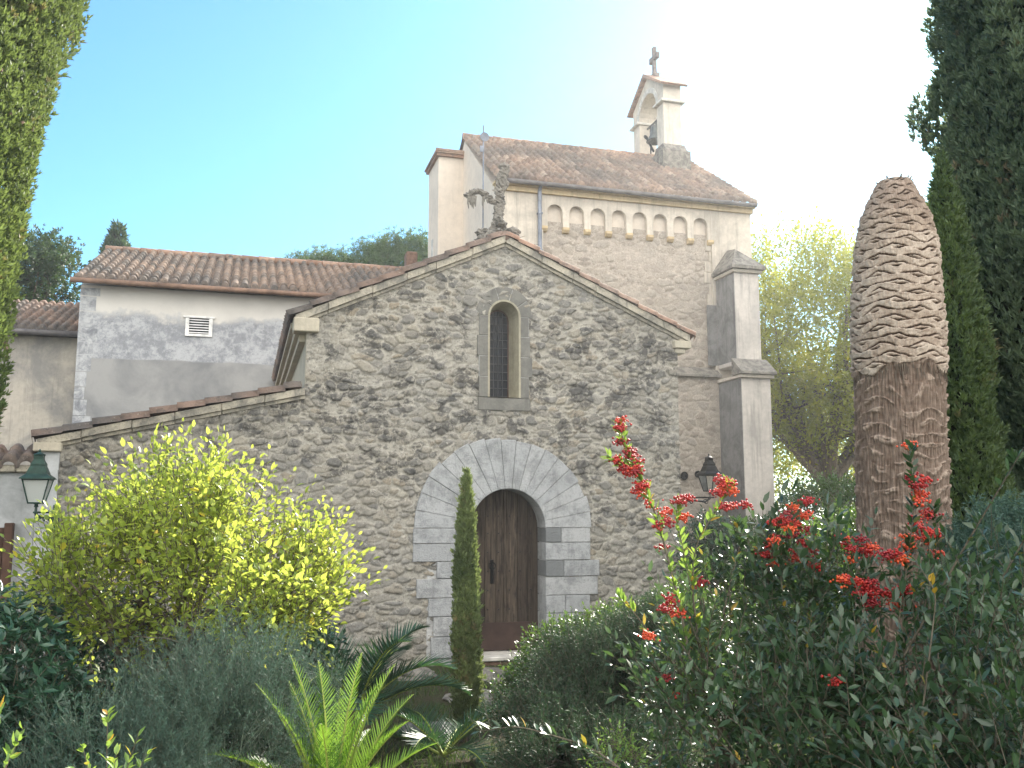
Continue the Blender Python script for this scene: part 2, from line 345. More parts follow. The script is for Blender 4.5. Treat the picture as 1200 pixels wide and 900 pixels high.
# ------------------------------------------------------------------ masonry surfaces with real relief
def rubble(name, x0, x1, z0, z1, step, y, mask, mat, parent, cw=.24, ch=.14, relief=.03, seed=0, drop=.25, flat=None):
    nx, nz = int(round((x1-x0)/step)), int(round((z1-z0)/step))
    xs = np.linspace(x0, x1, nx+1); zs = np.linspace(z0, z1, nz+1)
    X, Z = np.meshgrid(xs, zs)
    wx = X + (fbm(X*2.2, Z*2.2, 0, 3, seed)-.5)*.30 + (fbm(X*9, Z*9, 0, 2, seed+9)-.5)*.05
    wz = Z + (fbm(X*1.6, Z*2.2, 5, 3, seed+3)-.5)*.20 + (fbm(X*9, Z*9, 3, 2, seed+11)-.5)*.04
    U, W = wx/cw, wz/ch
    iu, iw = np.floor(U), np.floor(W)
    F1 = np.full(X.shape, 9.); F2 = np.full(X.shape, 9.); ID = np.zeros(X.shape)
    zero = np.zeros(X.shape)
    for a in (-2, -1, 0, 1, 2):
        for b in (-2, -1, 0, 1, 2):
            cu, cw_ = iu+a, iw+b
            ex = _h(cu, cw_, zero, seed+50) < drop
            px = cu + .5 + (_h(cu, cw_, zero, seed+1)-.5)*.85 + (cw_ % 2)*.4; pz = cw_ + .5 + (_h(cu, cw_, zero, seed+2)-.5)*.7
            big = 1 + .35*(_h(cu, cw_, zero, seed+4)-.5)
            d = np.hypot(U-px, (W-pz))*big + ex*9
            near = d < F1
            F2 = np.where(near, F1, np.minimum(F2, d)); ID = np.where(near, _h(cu, cw_, zero, seed+3), ID); F1 = np.where(near, d, F1)
    e = F2 - F1
    def vor2(cw2, ch2, sd):
        U2, W2 = wx/cw2, wz/ch2; i2, j2 = np.floor(U2), np.floor(W2); G1 = np.full(X.shape, 9.); G2 = np.full(X.shape, 9.); I2 = np.zeros(X.shape)
        for a in (-1, 0, 1):
            for b in (-1, 0, 1):
                px = i2+a+.5+(_h(i2+a, j2+b, zero, sd)-.5)*.8; pz = j2+b+.5+(_h(i2+a, j2+b, zero, sd+1)-.5)*.8; d = np.hypot(U2-px, W2-pz); near = d < G1
                G2 = np.where(near, G1, np.minimum(G2, d)); I2 = np.where(near, _h(i2+a, j2+b, zero, sd+2), I2); G1 = np.where(near, d, G1)
        return G1, G2-G1, I2
    nse = fbm(X*11, Z*13, 1, 3, seed+20); nf = fbm(X*34, Z*40, 0, 3, seed+21)
    rad = .44 + .34*_h(np.floor(ID*9999), zero, zero, 77)                 # each stone shows as much of itself as the mortar leaves
    big = np.minimum(rad - F1 + (nse-.5)*.36 + (nf-.5)*.16, e*1.1 + (nse-.5)*.20 - .04)
    G1, ge, I2 = vor2(cw*.42, ch*.45, seed+200)
    small = np.minimum(.50 - .42*(I2 > .62) - G1 + (nse-.5)*.3 + (nf-.5)*.2, ge - .06)
    mb_ = sstep(-.01, .08, big); ms_ = sstep(0, .08, small)*(1-mb_)
    smear = sstep(.60, .72, fbm(X*.9, Z*1.1, 2, 4, seed+30))*.8
    hb = sstep(-.02, .20, big)*(.4+.9*_h(np.floor(ID*9999), zero, zero, 5)); hs = sstep(0, .15, small)*(.25+.3*I2)*(1-mb_)
    mortar = np.clip(1 - np.maximum(mb_, ms_*.8), 0, 1); mortar = np.maximum(mortar, smear*(.4+.6*nf))
    ID = np.where(mb_ > .3, ID, I2)
    h = relief*np.maximum(hb, hs)*(1-.75*smear) + relief*.35*(nse-.5) + relief*.42*(nf-.5) + .03*(fbm(X*.9, Z*.9, 0, 2, seed+60)-.5)
    if flat is not None: h = h*(1-flat(X, Z)); mortar = np.maximum(mortar, flat(X, Z))
    V = np.stack([X, y - h, Z], -1).reshape(-1, 3)
    i = np.arange(nz)[:, None]*(nx+1) + np.arange(nx)[None, :]
    F = np.stack([i, i+1, i+nx+2, i+nx+1], -1).reshape(-1, 4)
    cx = (X[:-1, :-1] + step/2).ravel(); cz = (Z[:-1, :-1] + step/2).ravel()
    F = F[mask(cx, cz)]
    return raw_mesh(name, V, F, mat, parent, pt={'tint': ID, 'mortar': mortar}, smooth=True)

def tiles(name, o, u, L, v, S, parent, mat, pitch=.2, row=.36, r=.065, seed=1, ends=True):
    """Canal tiled roof plane: origin o at the eave, u along the eave, v up the slope"""
    o, u, v = (np.array(q, float) for q in (o, u, v)); u /= np.linalg.norm(u); v /= np.linalg.norm(v)
    nn = np.cross(u, v); nn = nn if nn[2] > 0 else -nn
    nc = max(1, int(round(L/pitch))); pitch = L/nc; k = 10
    nr = int(math.ceil(S/row))
    us = np.arange(nc*k+1)/k
    V = []; rows = []
    zc = np.zeros(nc*k+1)
    col = np.floor(np.minimum(us, nc-1e-6)); t = us-col
    jit = (_h(col, zc, zc, seed)-.5)*.25*row
    vals = []
    for rr in range(nr):
        for fv in (0.0, .45, .995):
            s = np.clip((rr+fv)*row + jit*(1 if 0 < rr < nr else 0), 0, S)
            wdt = .37 - .06*fv
            q = np.clip(np.abs(t-.5)/wdt, 0, 1)
            cover = r*np.sqrt(1-q*q)*1.15
            chan = -.35*r*np.cos(np.clip((np.minimum(t, 1-t))/.2, 0, 1)*math.pi/2)
            h = np.where(np.abs(t-.5) < wdt, cover, chan) + .028*(1-fv) + (_h(col, zc+rr, zc, seed+1)-.5)*.018
            vals.append(o + u*(us*pitch + (_h(col, zc+rr, zc, seed+2)-.5)*.012)[:, None] + v*s[:, None] + nn*h[:, None])
            rows.append(rr)
    first = vals[0] - nn*(.10); vals.insert(0, first); rows.insert(0, 0)
    V = np.array(vals).reshape(-1, 3); n = nc*k+1
    i = np.arange(len(vals)-1)[:, None]*n + np.arange(n-1)[None, :]
    F = np.stack([i, i+1, i+n+1, i+n], -1).reshape(-1, 4)
    rid = np.repeat(np.array(rows[:-1]), n-1).astype(float); cid = np.tile(np.floor(np.arange(n-1)/k), len(vals)-1)
    isch = np.tile((np.abs((np.arange(n-1) % k + .5)/k - .5) > .36), len(vals)-1)
    tint = _h(cid*2+isch, rid, np.zeros(len(rid)), seed+7)
    return raw_mesh(name, V, F, mat, parent, tint=tint)

def ridge(mb, p0, p1, r=.1, seg=.4):
    p0, p1 = Vector(p0), Vector(p1); n = max(1, int((p1-p0).length/seg)); d = (p1-p0)/n
    for i in range(n):
        a = p0 + d*i; b = p0 + d*(i+1.12)
        mb.tube([a, b], [r*(1.08+random.uniform(-.05, .05)), r*.9], 10)

# ------------------------------------------------------------------ foliage tools
def unit(a): return a/np.maximum(np.linalg.norm(a, axis=-1, keepdims=True), 1e-9)
def scatter(tv, tf, pos, d, up, sx, sy, tint):
    """template (x across, y along, z up) on every pos; returns V, F, tint"""
    tv = np.asarray(tv, float); tf = np.asarray(tf, int); N = len(pos)
    Y = unit(d); Xa = unit(np.cross(Y, up)+1e-6); Zv = np.cross(Xa, Y)
    sx = np.broadcast_to(np.asarray(sx, float), (N,)); sy = np.broadcast_to(np.asarray(sy, float), (N,))
    V = pos[:, None, :] + Xa[:, None, :]*(tv[None, :, 0:1]*sx[:, None, None]) + Y[:, None, :]*(tv[None, :, 1:2]*sy[:, None, None]) + Zv[:, None, :]*(tv[None, :, 2:3]*sx[:, None, None])
    F = tf[None] + (np.arange(N)*len(tv))[:, None, None]
    return V.reshape(-1, 3), F.reshape(-1, tf.shape[1]), np.repeat(tint, len(tf))
class Leaves:
    def __init__(s): s.V = []; s.F = []; s.T = []; s.n = 0; s.M = []
    def add(s, V, F, T, m=0):
        if F.shape[1] == 3: F = np.concatenate([F, F[:, 2:3]], 1)
        s.V.append(V); s.F.append(F+s.n); s.T.append(T); s.n += len(V); s.M.append(np.full(len(F), m)); return s
    def build(s, name, mats, parent, smooth=False):
        V = np.concatenate(s.V); F = np.concatenate(s.F); T = np.concatenate(s.T); Mi = np.concatenate(s.M)
        # quads with a repeated corner are rebuilt as triangles
        tri = F[:, 2] == F[:, 3]
        V = V - world_loc(parent)
        me = bpy.data.meshes.new(name)
        order = np.concatenate([np.where(~tri)[0], np.where(tri)[0]]); nq = int((~tri).sum()); ntr = int(tri.sum())
        Fq = F[~tri].ravel(); Ft = F[tri][:, :3].ravel()
        me.vertices.add(len(V)); me.vertices.foreach_set('co', V.astype(np.float32).ravel())
        me.loops.add(nq*4+ntr*3); me.loops.foreach_set('vertex_index', np.concatenate([Fq, Ft]).astype(np.int32))
        me.polygons.add(nq+ntr); me.polygons.foreach_set('loop_start', np.concatenate([np.arange(nq)*4, nq*4+np.arange(ntr)*3]).astype(np.int32))
        me.update(calc_edges=True)
        a = me.attributes.new('tint', 'FLOAT', 'FACE'); a.data.foreach_set('value', T[order].astype(np.float32))
        me.polygons.foreach_set('material_index', Mi[order].astype(np.int32))
        if smooth: me.polygons.foreach_set('use_smooth', np.ones(nq+ntr, bool))
        for m in (mats if isinstance(mats, (list, tuple)) else [mats]): me.materials.append(m)
        return link(bpy.data.objects.new(name, me), parent)

LEAF_FAR = ([(0, 0, 0), (-.5, .5, .1), (0, 1, 0), (.5, .5, .1)], [(0, 3, 2), (0, 2, 1)])
LEAF = ([(0, 0, 0), (-.34, .22, .10), (.34, .22, .10), (0, .28, 0), (-.42, .58, .08), (.42, .58, .08), (0, .62, -.04), (0, 1, -.16)],
        [(0, 3, 1, 1), (0, 2, 3, 3), (1, 3, 6, 4), (3, 2, 5, 6), (4, 6, 7, 7), (6, 5, 7, 7)])
BLADE = ([(-.5, 0, 0), (.5, 0, 0), (0, 0, -.25), (-.32, .6, 0), (.32, .6, 0), (0, .6, -.2), (0, 1, -.05)], [(0, 2, 5, 3), (2, 1, 4, 5), (3, 5, 6, 6), (5, 4, 6, 6)])
TWIG = ([(1, 0, 0), (-.5, 0, .87), (-.5, 0, -.87), (.4, 1, 0), (-.2, 1, .35), (-.2, 1, -.35)], [(0, 1, 4, 3), (1, 2, 5, 4), (2, 0, 3, 5)])
def spray_template(n=9, seed=3, spread=.55, wid=.10):
    r = random.Random(seed); vs = []; fs = []
    for i in range(n):
        a = r.uniform(-spread, spread); b = r.uniform(-spread, spread); L = r.uniform(.45, 1); o = Vector((0, r.uniform(0, .4), 0))
        d = Vector((math.sin(a), math.cos(a)*math.cos(b), math.sin(b))); s = d.cross(Vector((r.uniform(-1, 1), .2, r.uniform(-1, 1)))).normalized()*wid
        k = len(vs); vs += [tuple(o - s*.5), tuple(o + d*L*.6 - s), tuple(o + d*L), tuple(o + d*L*.55 + s)]; fs.append((k, k+1, k+2, k+3))
    return vs, fs
SPRAY = spray_template(); SPRAY2 = spray_template(8, 5, .8, .16); NEEDLE = spray_template(10, 9, .9, .05); WISP = spray_template(7, 19, .8, .028)

def ellip_points(ells, n, lo=.35, seed=0):
    r = np.random.default_rng(seed)
    vol = np.array([e[3]*e[4]*e[5] for e in ells]); idx = r.choice(len(ells), n, p=vol/vol.sum())
    E = np.array(ells)[idx]
    d = unit(r.normal(size=(n, 3))); rad = (lo**3 + r.random(n)*(1-lo**3))**(1/3)
    return E[:, :3] + d*E[:, 3:6]*rad[:, None], d

def leafy(L, W, ells, ntw, twl, per, leaf, lsz, asp, seed, up=.5, lo=.4, droop=0., gap=0., zmin=None, tint=(0, 1), tw=.0025, ang=.9, gapscale=1.6, whorl=False):
    """twigs through the crown volume, leaves alternating along each twig"""
    r = np.random.default_rng(seed)
    p, out = ellip_points(ells, ntw, lo, seed)
    if gap > 0:
        k = fbm(p[:, 0]*gapscale, p[:, 1]*gapscale, p[:, 2]*gapscale, 2, seed) > gap; p, out = p[k], out[k]
    if zmin is not None: k = p[:, 2] > zmin; p, out = p[k], out[k]
    N = len(p)
    d = unit(out*.7 + np.array([0, 0, up]) + r.normal(size=(N, 3))*.45)
    ln = twl*(.5 + r.random(N)*.9)
    if W is not None: W.add(*scatter(*TWIG, p, d, r.normal(size=(N, 3)), tw, ln, r.random(N)))
    clump = fbm(p[:, 0]*2.5, p[:, 1]*2.5, p[:, 2]*2.5, 2, seed+5)
    for k in range(per):
        f = (k+.6)/per if not whorl else .75 + .25*r.random(N)
        pos = p + d*(ln*f)[:, None]
        az_ = k*2.4 + r.random(N)*.8
        a = unit(np.cross(d, np.array([.2, .1, 1.]))+1e-6); b = np.cross(d, a)
        side = a*np.cos(az_)[:, None] + b*np.sin(az_)[:, None]
        ld = unit(d*(1-ang*.5) + side*ang + np.array([0, 0, -droop]) + r.normal(size=(N, 3))*.2)
        if k == per-1 and not whorl: ld = unit(d + r.normal(size=(N, 3))*.2)
        sz = lsz*(.6 + .7*r.random(N))
        upv = unit(np.array([0, 0, 1.]) + side*.3 + r.normal(size=(N, 3))*.5)
        tt = tint[0] + (tint[1]-tint[0])*np.clip(.55*clump + .6*r.random(N) - .05, 0, 1)
        L.add(*scatter(*leaf, pos, ld, upv, sz*asp, sz, tt))

def stems(mb, base, ells, n, r0, seed, sides=5, wob=.06):
    rr = random.Random(seed)
    for i in range(n):
        e = rr.choice(ells); a = rr.uniform(0, 6.28); c = rr.uniform(-.3, .8); k = rr.uniform(.4, .9)
        tgt = Vector((e[0] + e[3]*k*math.cos(a)*math.sqrt(1-c*c), e[1] + e[4]*k*math.sin(a)*math.sqrt(1-c*c), e[2] + e[5]*k*c))
        b = Vector(base) + Vector((rr.uniform(-r0, r0)*3, rr.uniform(-r0, r0)*3, 0)); pts = []
        for q in range(7):
            f = q/6; p = b.lerp(tgt, f); p.z = b.z + (tgt.z-b.z)*(f**.8)
            pts.append(p + Vector((rr.uniform(-wob, wob), rr.uniform(-wob, wob), 0))*(1 if 0 < q else 0))
        mb.tube(pts, [r0*(1-.8*q/6) for q in range(7)], sides)

#@@SETTING
# ================================================================== SETTING
def ground_z(x, y):
    return .50*(1-sstep(4.2, 10.0, np.asarray(y, float)+0*np.asarray(x))) + .06*(fbm(np.asarray(x)*.8, np.asarray(y)*.8, 0, 3, 77)-.5)
n = NT('garden_soil'); P = n.pos()
c = n.mix(n.ramp(n.noise(P, 2.2, 6, .7), [(.38, 0), (.62, 1)]), (.055,.043,.030), (.035,.055,.018))
c = n.mix(n.ramp(n.noise(P, 24, 5, .7), [(.55, 0), (.7, .8)]), c, (.14,.11,.075))
n.bump(n.noise(P, 18, 6, .7), .9, .05); M['soil'] = n.done(c, .97, 0, .1)
def gsheet():
    a = np.concatenate([-np.geomspace(900, 14, 14), np.arange(-13, 22, .35), np.geomspace(22.5, 900, 14)])
    b = np.concatenate([-np.geomspace(300, 6, 8), np.arange(-5, 24, .35), np.geomspace(25, 1200, 16)])
    X, Y = np.meshgrid(a, b); Z = ground_z(X, Y); nx, ny = len(a), len(b)
    i = np.arange(ny-1)[:, None]*nx + np.arange(nx-1)[None]
    o = raw_mesh('ground', np.stack([X, Y, Z], -1).reshape(-1, 3), np.stack([i, i+1, i+nx+1, i+nx], -1).reshape(-1, 4), M['soil'], smooth=True)
    o['kind'] = 'structure'; return o
gsheet()

n = NT('pale_bounce_gravel'); P = n.pos()
c = n.mix(n.ramp(n.vor(P, 45, out='Color'), [(.2, 0), (.8, 1)]), (.36,.33,.27), (.52,.48,.41))
n.bump(n.vor(P, 45), .6, .02); M['bounce_gravel'] = n.done(c, .95, 0, .1)
def bounce_gravel():  # added out of view behind the camera to bounce sunlight onto the facade
    a = np.arange(-22, 22.1, .7); b = np.arange(-26, 1.5, .7); X, Y = np.meshgrid(a, b); Z = ground_z(X, Y) + .05; nx, ny = len(a), len(b)
    i = np.arange(ny-1)[:, None]*nx + np.arange(nx-1)[None]
    o = raw_mesh('bounce_court', np.stack([X, Y, Z], -1).reshape(-1, 3), np.stack([i, i+1, i+nx+1, i+nx], -1).reshape(-1, 4), M['bounce_gravel'], smooth=True); o['kind'] = 'structure'
bounce_gravel()

# ------------------------------------------------------------------ chapel
FY = 13.5; CX = 3.72; SL = .457; AP = 6.35
def gable(x): return AP - SL*np.abs(x-CX)
def aisle_top(x): return 3.9 + .235*(x-.79)
DX, DR, SPZ = 3.78, .57, 1.93           # door centre, radius, springing
WX, WR, WSP, WB = 3.715, .245, 5.10, 3.86
chapel = thing('chapel', 'small gabled chapel of grey rubble stone with a round arched door', 'chapel', (CX, FY, 0))
def chapel_mask(x, z):
    ok = np.where(x < .79, z < aisle_top(x)-.05, z < gable(x)-.10) & (x > -2.32)
    rr = np.hypot(x-DX, (z-SPZ))
    ok &= ~((rr < 1.2) & (z > SPZ)) & ~((x-DX < .95) & (x-DX > -1.0) & (z <= SPZ))
    ok &= ~((np.abs(x-WX) < .30) & (z > WB-.02) & (z < WSP)) & ~((np.hypot(x-WX, z-WSP) < .3) & (z >= WSP))
    return ok
rubble('rubble_wall', -2.34, 6.58, -.1, 6.36, .0145, FY, chapel_mask, M['rubble'], chapel, seed=3, relief=.030, cw=.185, ch=.098, drop=.18)
mb = MB()
mb.box(6.06, 6.575, FY+.05, 20.5, -.1, 4.78)                       # right flank
mb.box(.79, 1.25, FY+.05, 20.5, -.1, 4.70)                         # left flank
mb.each('side_wall', M['cream'], chapel)
# tiled roof slopes
hv = Vector((1, 0, SL)).normalized()
ln = 3.17*math.sqrt(1+SL*SL)
tiles('roof', (.53, FY-.13, AP-SL*(CX-.53)+.02), (0, 1, 0), 7.1, (1, 0, SL), ln, chapel, M['tile_dark'], seed=11)
tiles('roof', (6.86, FY-.13, AP-SL*(6.86-CX)+.02), (0, 1, 0), 7.1, (-1, 0, SL), ln-.03, chapel, M['tile'], seed=12)
mb = MB(); ridge(mb, (CX, FY-.10, AP+.0), (CX, 20.5, AP+.0), .07); mb.build('ridge_tiles', M['tile_dark'], chapel, smooth=True)
# raking stone copings, in lengths
def raking(x0, x1, zf, th, y0, y1, n, seed, drop=0.0):
    m_ = MB(); rr = random.Random(seed)
    cuts = [x0+(x1-x0)*i/n + (rr.uniform(-.08, .08) if 0 < i < n else 0) for i in range(n+1)]
    for a, b in zip(cuts, cuts[1:]):
        g = .003; d = rr.uniform(-.006, .006)
        za, zb = zf(a+g)-drop+d, zf(b-g)-drop+d
        m_.prism([(a+g, za-th), (b-g, zb-th), (b-g, zb), (a+g, za)], y0+rr.uniform(-.006, .006), y1, 'y', .008)
        m_.prism([(a+g, za-th-.05), (b-g, zb-th-.05), (b-g, zb-th-.002), (a+g, za-th-.002)], y0+.05, y1-.02, 'y', .01)
    return m_
raking(.62, CX, gable, .11, FY-.10, FY+.16, 6, 1).build('coping', M['coping'], chapel)
raking(CX, 6.78, gable, .11, FY-.10, FY+.16, 6, 2).build('coping', M['coping'], chapel)
raking(-2.60, .79, aisle_top, .10, FY-.10, FY+.16, 6, 3).build('coping', M['coping'], chapel)
# kneelers where the coping meets the eaves
mb = MB(); mb.box(6.50, 6.79, FY-.11, FY+.2, 4.74, 4.86, .01).box(6.53, 6.70, FY-.07, FY+.15, 4.66, 4.738, .012)
mb.box(.60, .96, FY-.11, FY+.2, 4.70, 4.90, .012); mb.box(-2.64, -2.30, FY-.11, FY+.15, 2.94, 3.06, .012); mb.each('kneeler', M['cream'], chapel)
# eave cornice along the left flank
mb = MB()
mb.box(.575, .79, FY+.2, 20.4, 4.80, 4.87).box(.64, .79, FY+.2, 20.4, 4.70, 4.798).box(.70, .79, FY+.2, 20.4, 4.60, 4.698); mb.build('eave_cornice', M['cream'], chapel)
# lean-to aisle: smooth corner strip, rear body, roof
mb = MB(); mb.box(-2.58, -2.33, FY-.03, FY+.4, -.1, 2.94, .01); mb.build('corner_pilaster', M['wall_plaster'], chapel)
av = Vector((1, 0, .235))
tiles('aisle_roof', (-2.66, FY-.13, aisle_top(-2.66)+.03), (0, 1, 0), 6.9, (1, 0, .235), 3.5, chapel, M['tile_dark'], seed=13)

# door arch: wedge voussoirs and jamb blocks with a real thickness
def wedge(cx, cz, r0, r1, a0, a1, k=4):
    o_ = [(cx + r1*math.cos(a), cz + r1*math.sin(a)) for a in np.linspace(a0, a1, k)]
    return o_ + [(cx + r0*math.cos(a), cz + r0*math.sin(a)) for a in np.linspace(a1, a0, k)]
mb = MB(); rr = random.Random(5); NV = 17
for i in range(NV):
    a0 = math.pi*i/NV + .002; a1 = math.pi*(i+1)/NV - .002
    mb.prism(wedge(DX, SPZ, DR, 1.29 + .13*max(0, -math.cos((a0+a1)/2)) + rr.uniform(-.015, .02), a0, a1), FY-.048-rr.uniform(0, .008), FY+.36, 'y', .007, t=.3+.7*rr.random())
z = SPZ
rows = [(.22, 1), (.26, 0), (.24, 1), (.27, 0), (.26, 1), (.28, 0), (.30, 1)]
for i, (hh, wide) in enumerate(rows):
    for s in (-1, 1):
        small = rr.uniform(.18, .32); full = ((1.28 if s > 0 else 1.42) if i < 2 else rr.uniform(1.05, 1.45)) - DR
        darkin = (i in (0, 2) and s == 1) or (i in (1, 2, 4) and s == -1)
        a = DX + s*DR; b = DX + s*(DR+small); c_ = DX + s*(DR+full); g = .005
        zb, zt = z-hh+g, z-g
        q = lambda p, r_: (min(p, r_)+.003, max(p, r_)-.003)
        if darkin or wide:
            x0_, x1_ = q(a, b); mb.prism([(x0_, zb), (x1_, zb), (x1_, zt), (x0_, zt)], FY-.050-rr.uniform(0, .008), FY+.36, 'y', .007, t=.05 if darkin else .5)
            x0_, x1_ = q(b, c_); mb.prism([(x0_, zb), (x1_, zb), (x1_, zt), (x0_, zt)], FY-.050-rr.uniform(0, .008), FY+.2, 'y', .007, t=.2+.8*rr.random())
        else:
            x0_, x1_ = q(a, c_); mb.prism([(x0_, zb), (x1_, zb), (x1_, zt), (x0_, zt)], FY-.050-rr.uniform(0, .008), FY+.36, 'y', .007, t=.2+.8*rr.random())
    z -= hh
mb.build('door_arch', M['ashlar'], chapel)
# backing mortar behind the joints
mb = MB(); mb.prism(wedge(DX, SPZ, DR+.008, 1.27, 0, math.pi, 24), FY-.02, FY+.3, 'y')
mb.box(DX-1.2, DX-DR-.008, FY-.018, FY+.3, -.1, SPZ-.002).box(DX+DR+.008, DX+1.2, FY-.018, FY+.3, -.1, SPZ-.002)
jm = mb.build('arch_joints', M['mortar_line'], chapel)
# door leaf
door = MB(); xs = np.linspace(DX-DR-.02, DX+DR+.02, 8); rr = random.Random(2)
for a, b in zip(xs, xs[1:]):
    pts = [(a+.003, .12), (b-.003, .12)] + [(x, SPZ + math.sqrt(max(0, (DR+.02)**2-(x-DX)**2))) for x in np.linspace(b-.003, a+.003, 5)]
    door.prism(pts, FY+.36+rr.uniform(0, .012), FY+.42, 'y', .004)
dr = door.build('door', M['door'], chapel)
mb = MB()
for x in (xs[1:-1]+.04):
    for z in (.72, 1.0, 1.28, 1.56, 1.84, 2.1): mb.box(x-.009, x+.009, FY+.338, FY+.36, z-.009, z+.009, .003)
mb.each('nail', M['iron'], dr)
mb = MB(); mb.tube([(DX-.15, FY+.335, 1.42), (DX-.15, FY+.31, 1.30), (DX-.15, FY+.325, 1.18)], .014).box(DX-.175, DX-.125, FY+.33, FY+.358, 1.10, 1.45, .004)
mb.tube([(DX-.15+.05*math.cos(a), FY+.318, 1.36+.05*math.sin(a)) for a in np.linspace(0, 6.28, 14)], .008); mb.build('handle', M['iron'], dr)
mb = MB(); mb.box(DX-DR, DX+DR, FY+.33, FY+.355, .125, .53, .006); mb.build('kick_board', M['kick'], dr)
mb = MB(); mb.box(DX+.03, DX+.06, FY+.335, FY+.36, .53, 2.47, .004); mb.build('meeting_rail', M['door'], dr)
mb = MB(); mb.box(DX-.68, DX+.10, FY-.22, FY+.42, .055, .115, .012).box(DX+.105, DX+.70, FY-.21, FY+.42, .05, .112, .012); mb.each('threshold', M['pale_stone'], chapel)
mb = MB(); mb.box(DX-.70, DX+.70, FY-.18, FY+.3, -.1, .048, .01); mb.build('brick_step', M['brick'], chapel)
mb = MB(); mb.box(DX-.8, DX+.8, FY+.425, FY+.5, -.1, 2.7); mb.build('door_backing', M['iron'], chapel)

# lancet window
mb = MB(); rr = random.Random(8)
hts = [WB, 4.27, 4.70, 5.10]
for z0, z1 in ((3.86, 4.17), (4.176, 4.48), (4.486, 4.79), (4.796, WSP)):
    for s in (-1, 1):
        a, b = sorted((WX+s*WR, WX+s*(.40+rr.uniform(-.02, .04)))); mb.prism([(a+.002, z0), (b, z0), (b, z1), (a+.002, z1)], FY-.03-rr.uniform(0, .008), FY+.1, 'y', .006)
NVW = 5
for i in range(NVW):
    a0, a1 = math.pi*i/NVW+.012, math.pi*(i+1)/NVW-.012
    mb.prism(wedge(WX, WSP, WR, .46+rr.uniform(-.02, .03), a0, a1), FY-.03-rr.uniform(0, .008), FY+.1, 'y', .006)
mb.box(WX-.40, WX+.41, FY-.035, FY+.1, WB-.20, WB-.004, .012)
mb.build('window_surround', M['window_stone'], chapel)
mb = MB()
mb.prism(wedge(WX, WSP, WR+.004, .44, 0, math.pi, 16), FY-.026, FY+.09, 'y'); mb.box(WX-.39, WX-WR-.004, FY-.026, FY+.09, WB, WSP-.002).box(WX+WR+.004, WX+.39, FY-.026, FY+.09, WB, WSP-.002)
mb.build('surround_joints', M['mortar_line'], chapel)
# splayed plaster reveal
def arch_ring(cx, zs, zb, r, k=14): return [(cx-r, zb)] + [(cx - r*math.cos(a), zs + r*math.sin(a)) for a in np.linspace(0, math.pi, k)] + [(cx+r, zb)]
o_ = arch_ring(WX, WSP, WB, WR+.012); i_ = arch_ring(WX, WSP, WB, .165)
m_ = len(o_); vs = [(p[0], FY-.045, p[1]) for p in arch_ring(WX, WSP, WB, WR-.018)] + [(p[0], FY-.045, p[1]) for p in o_] + [(p[0], FY+.34, p[1]) for p in i_]
fs = [(k, k+1, m_+k+1, m_+k) for k in range(m_-1)] + [(k, k+1, 2*m_+k+1, 2*m_+k) for k in range(m_-1)]
fs.append((0, m_-1, 3*m_-1, 2*m_))
mb = MB(); mb.add(vs, fs); mb.build('window_reveal', M['reveal'], chapel)
win = MB(); win.prism(arch_ring(WX, WSP, WB, .18), FY+.345, FY+.36, 'y')
wo = win.build('window', M['glass'], chapel)
mb = MB()
for a, b in zip(i_, i_[1:]): mb.tube([(a[0], FY+.335, a[1]), (b[0], FY+.335, b[1])], .016, 5)
mb.build('frame', M['gate'], wo)
mb = MB()
for x in (-.07, 0, .07): mb.box(WX+x-.004, WX+x+.004, FY+.332, FY+.343, WB, WSP+.13)
for z in np.arange(WB+.06, WSP+.1, .125): mb.box(WX-.16, WX+.16, FY+.331, FY+.342, z-.003, z+.003)
mb.build('leading', M['lead'], wo)
mb = MB(); mb.box(WX-.5, WX+.5, FY+.365, FY+.42, WB-.2, WSP+.5); mb.build('window_backing', M['iron'], chapel)
mb = MB(); mb.box(WX-.2, WX+.2, FY+.05, FY+.35, WB-.05, WB+.002); mb.build('sill', M['coping'], chapel)

# worn stone cross on the gable, with its rocky base
def lump(mb_, c, r, seed, sub=2, amp=.35, fr=2.2):
    bm = bmesh.new(); bmesh.ops.create_icosphere(bm, subdivisions=sub, radius=1)
    vs = []
    for v in bm.verts:
        k = 1 + amp*(float(fbm(v.co.x*fr+seed, v.co.y*fr, v.co.z*fr, 3, seed))-.5)*2
        vs.append((c[0]+v.co.x*r[0]*k, c[1]+v.co.y*r[1]*k, c[2]+v.co.z*r[2]*k))
    bm.verts.index_update(); fs = [[v.index for v in f.verts] for f in bm.faces]; bm.free(); mb_.add(vs, fs)
mb = MB(); rr = random.Random(4)
for i in range(26):
    f = rr.random(); x = 3.45 + f*1.0; zz_ = AP - SL*abs(x-CX) + .10
    lump(mb, (x, 13.85+rr.uniform(-.15, .2), zz_ + rr.uniform(0, .20*(1-abs(x-3.72)*.9))), (rr.uniform(.05, .13), .09, rr.uniform(.04, .11)), i, 3, .6, 3)
for i in range(13):
    z = 6.45 + i*.095; lump(mb, (3.66 + .012*i + rr.uniform(-.02, .02), 13.85, z), (.065+.03*rr.random(), .065, .085), 40+i, 3, .6, 3)
for i in range(7):
    f = i/6; lump(mb, (3.63 - .40*f, 13.85, 7.02 + .16*math.sin(f*2.6) - .02*f), (.065, .05, .045), 60+i, 3, .6, 3)
for i in range(15):
    f = rr.random(); x = 3.56 - .34*f; L = rr.uniform(.08, .22); mb.tube([(x, 13.84, 7.08), (x-.01, 13.82, 7.08-L*.6), (x+.005, 13.83, 7.08-L)], [.022, .018, .005], 5)
lump(mb, (3.78, 13.85, 7.35), (.10, .07, .14), 90, 3, .7, 3); lump(mb, (3.84, 13.85, 7.56), (.06, .05, .09), 91, 3, .7, 3)
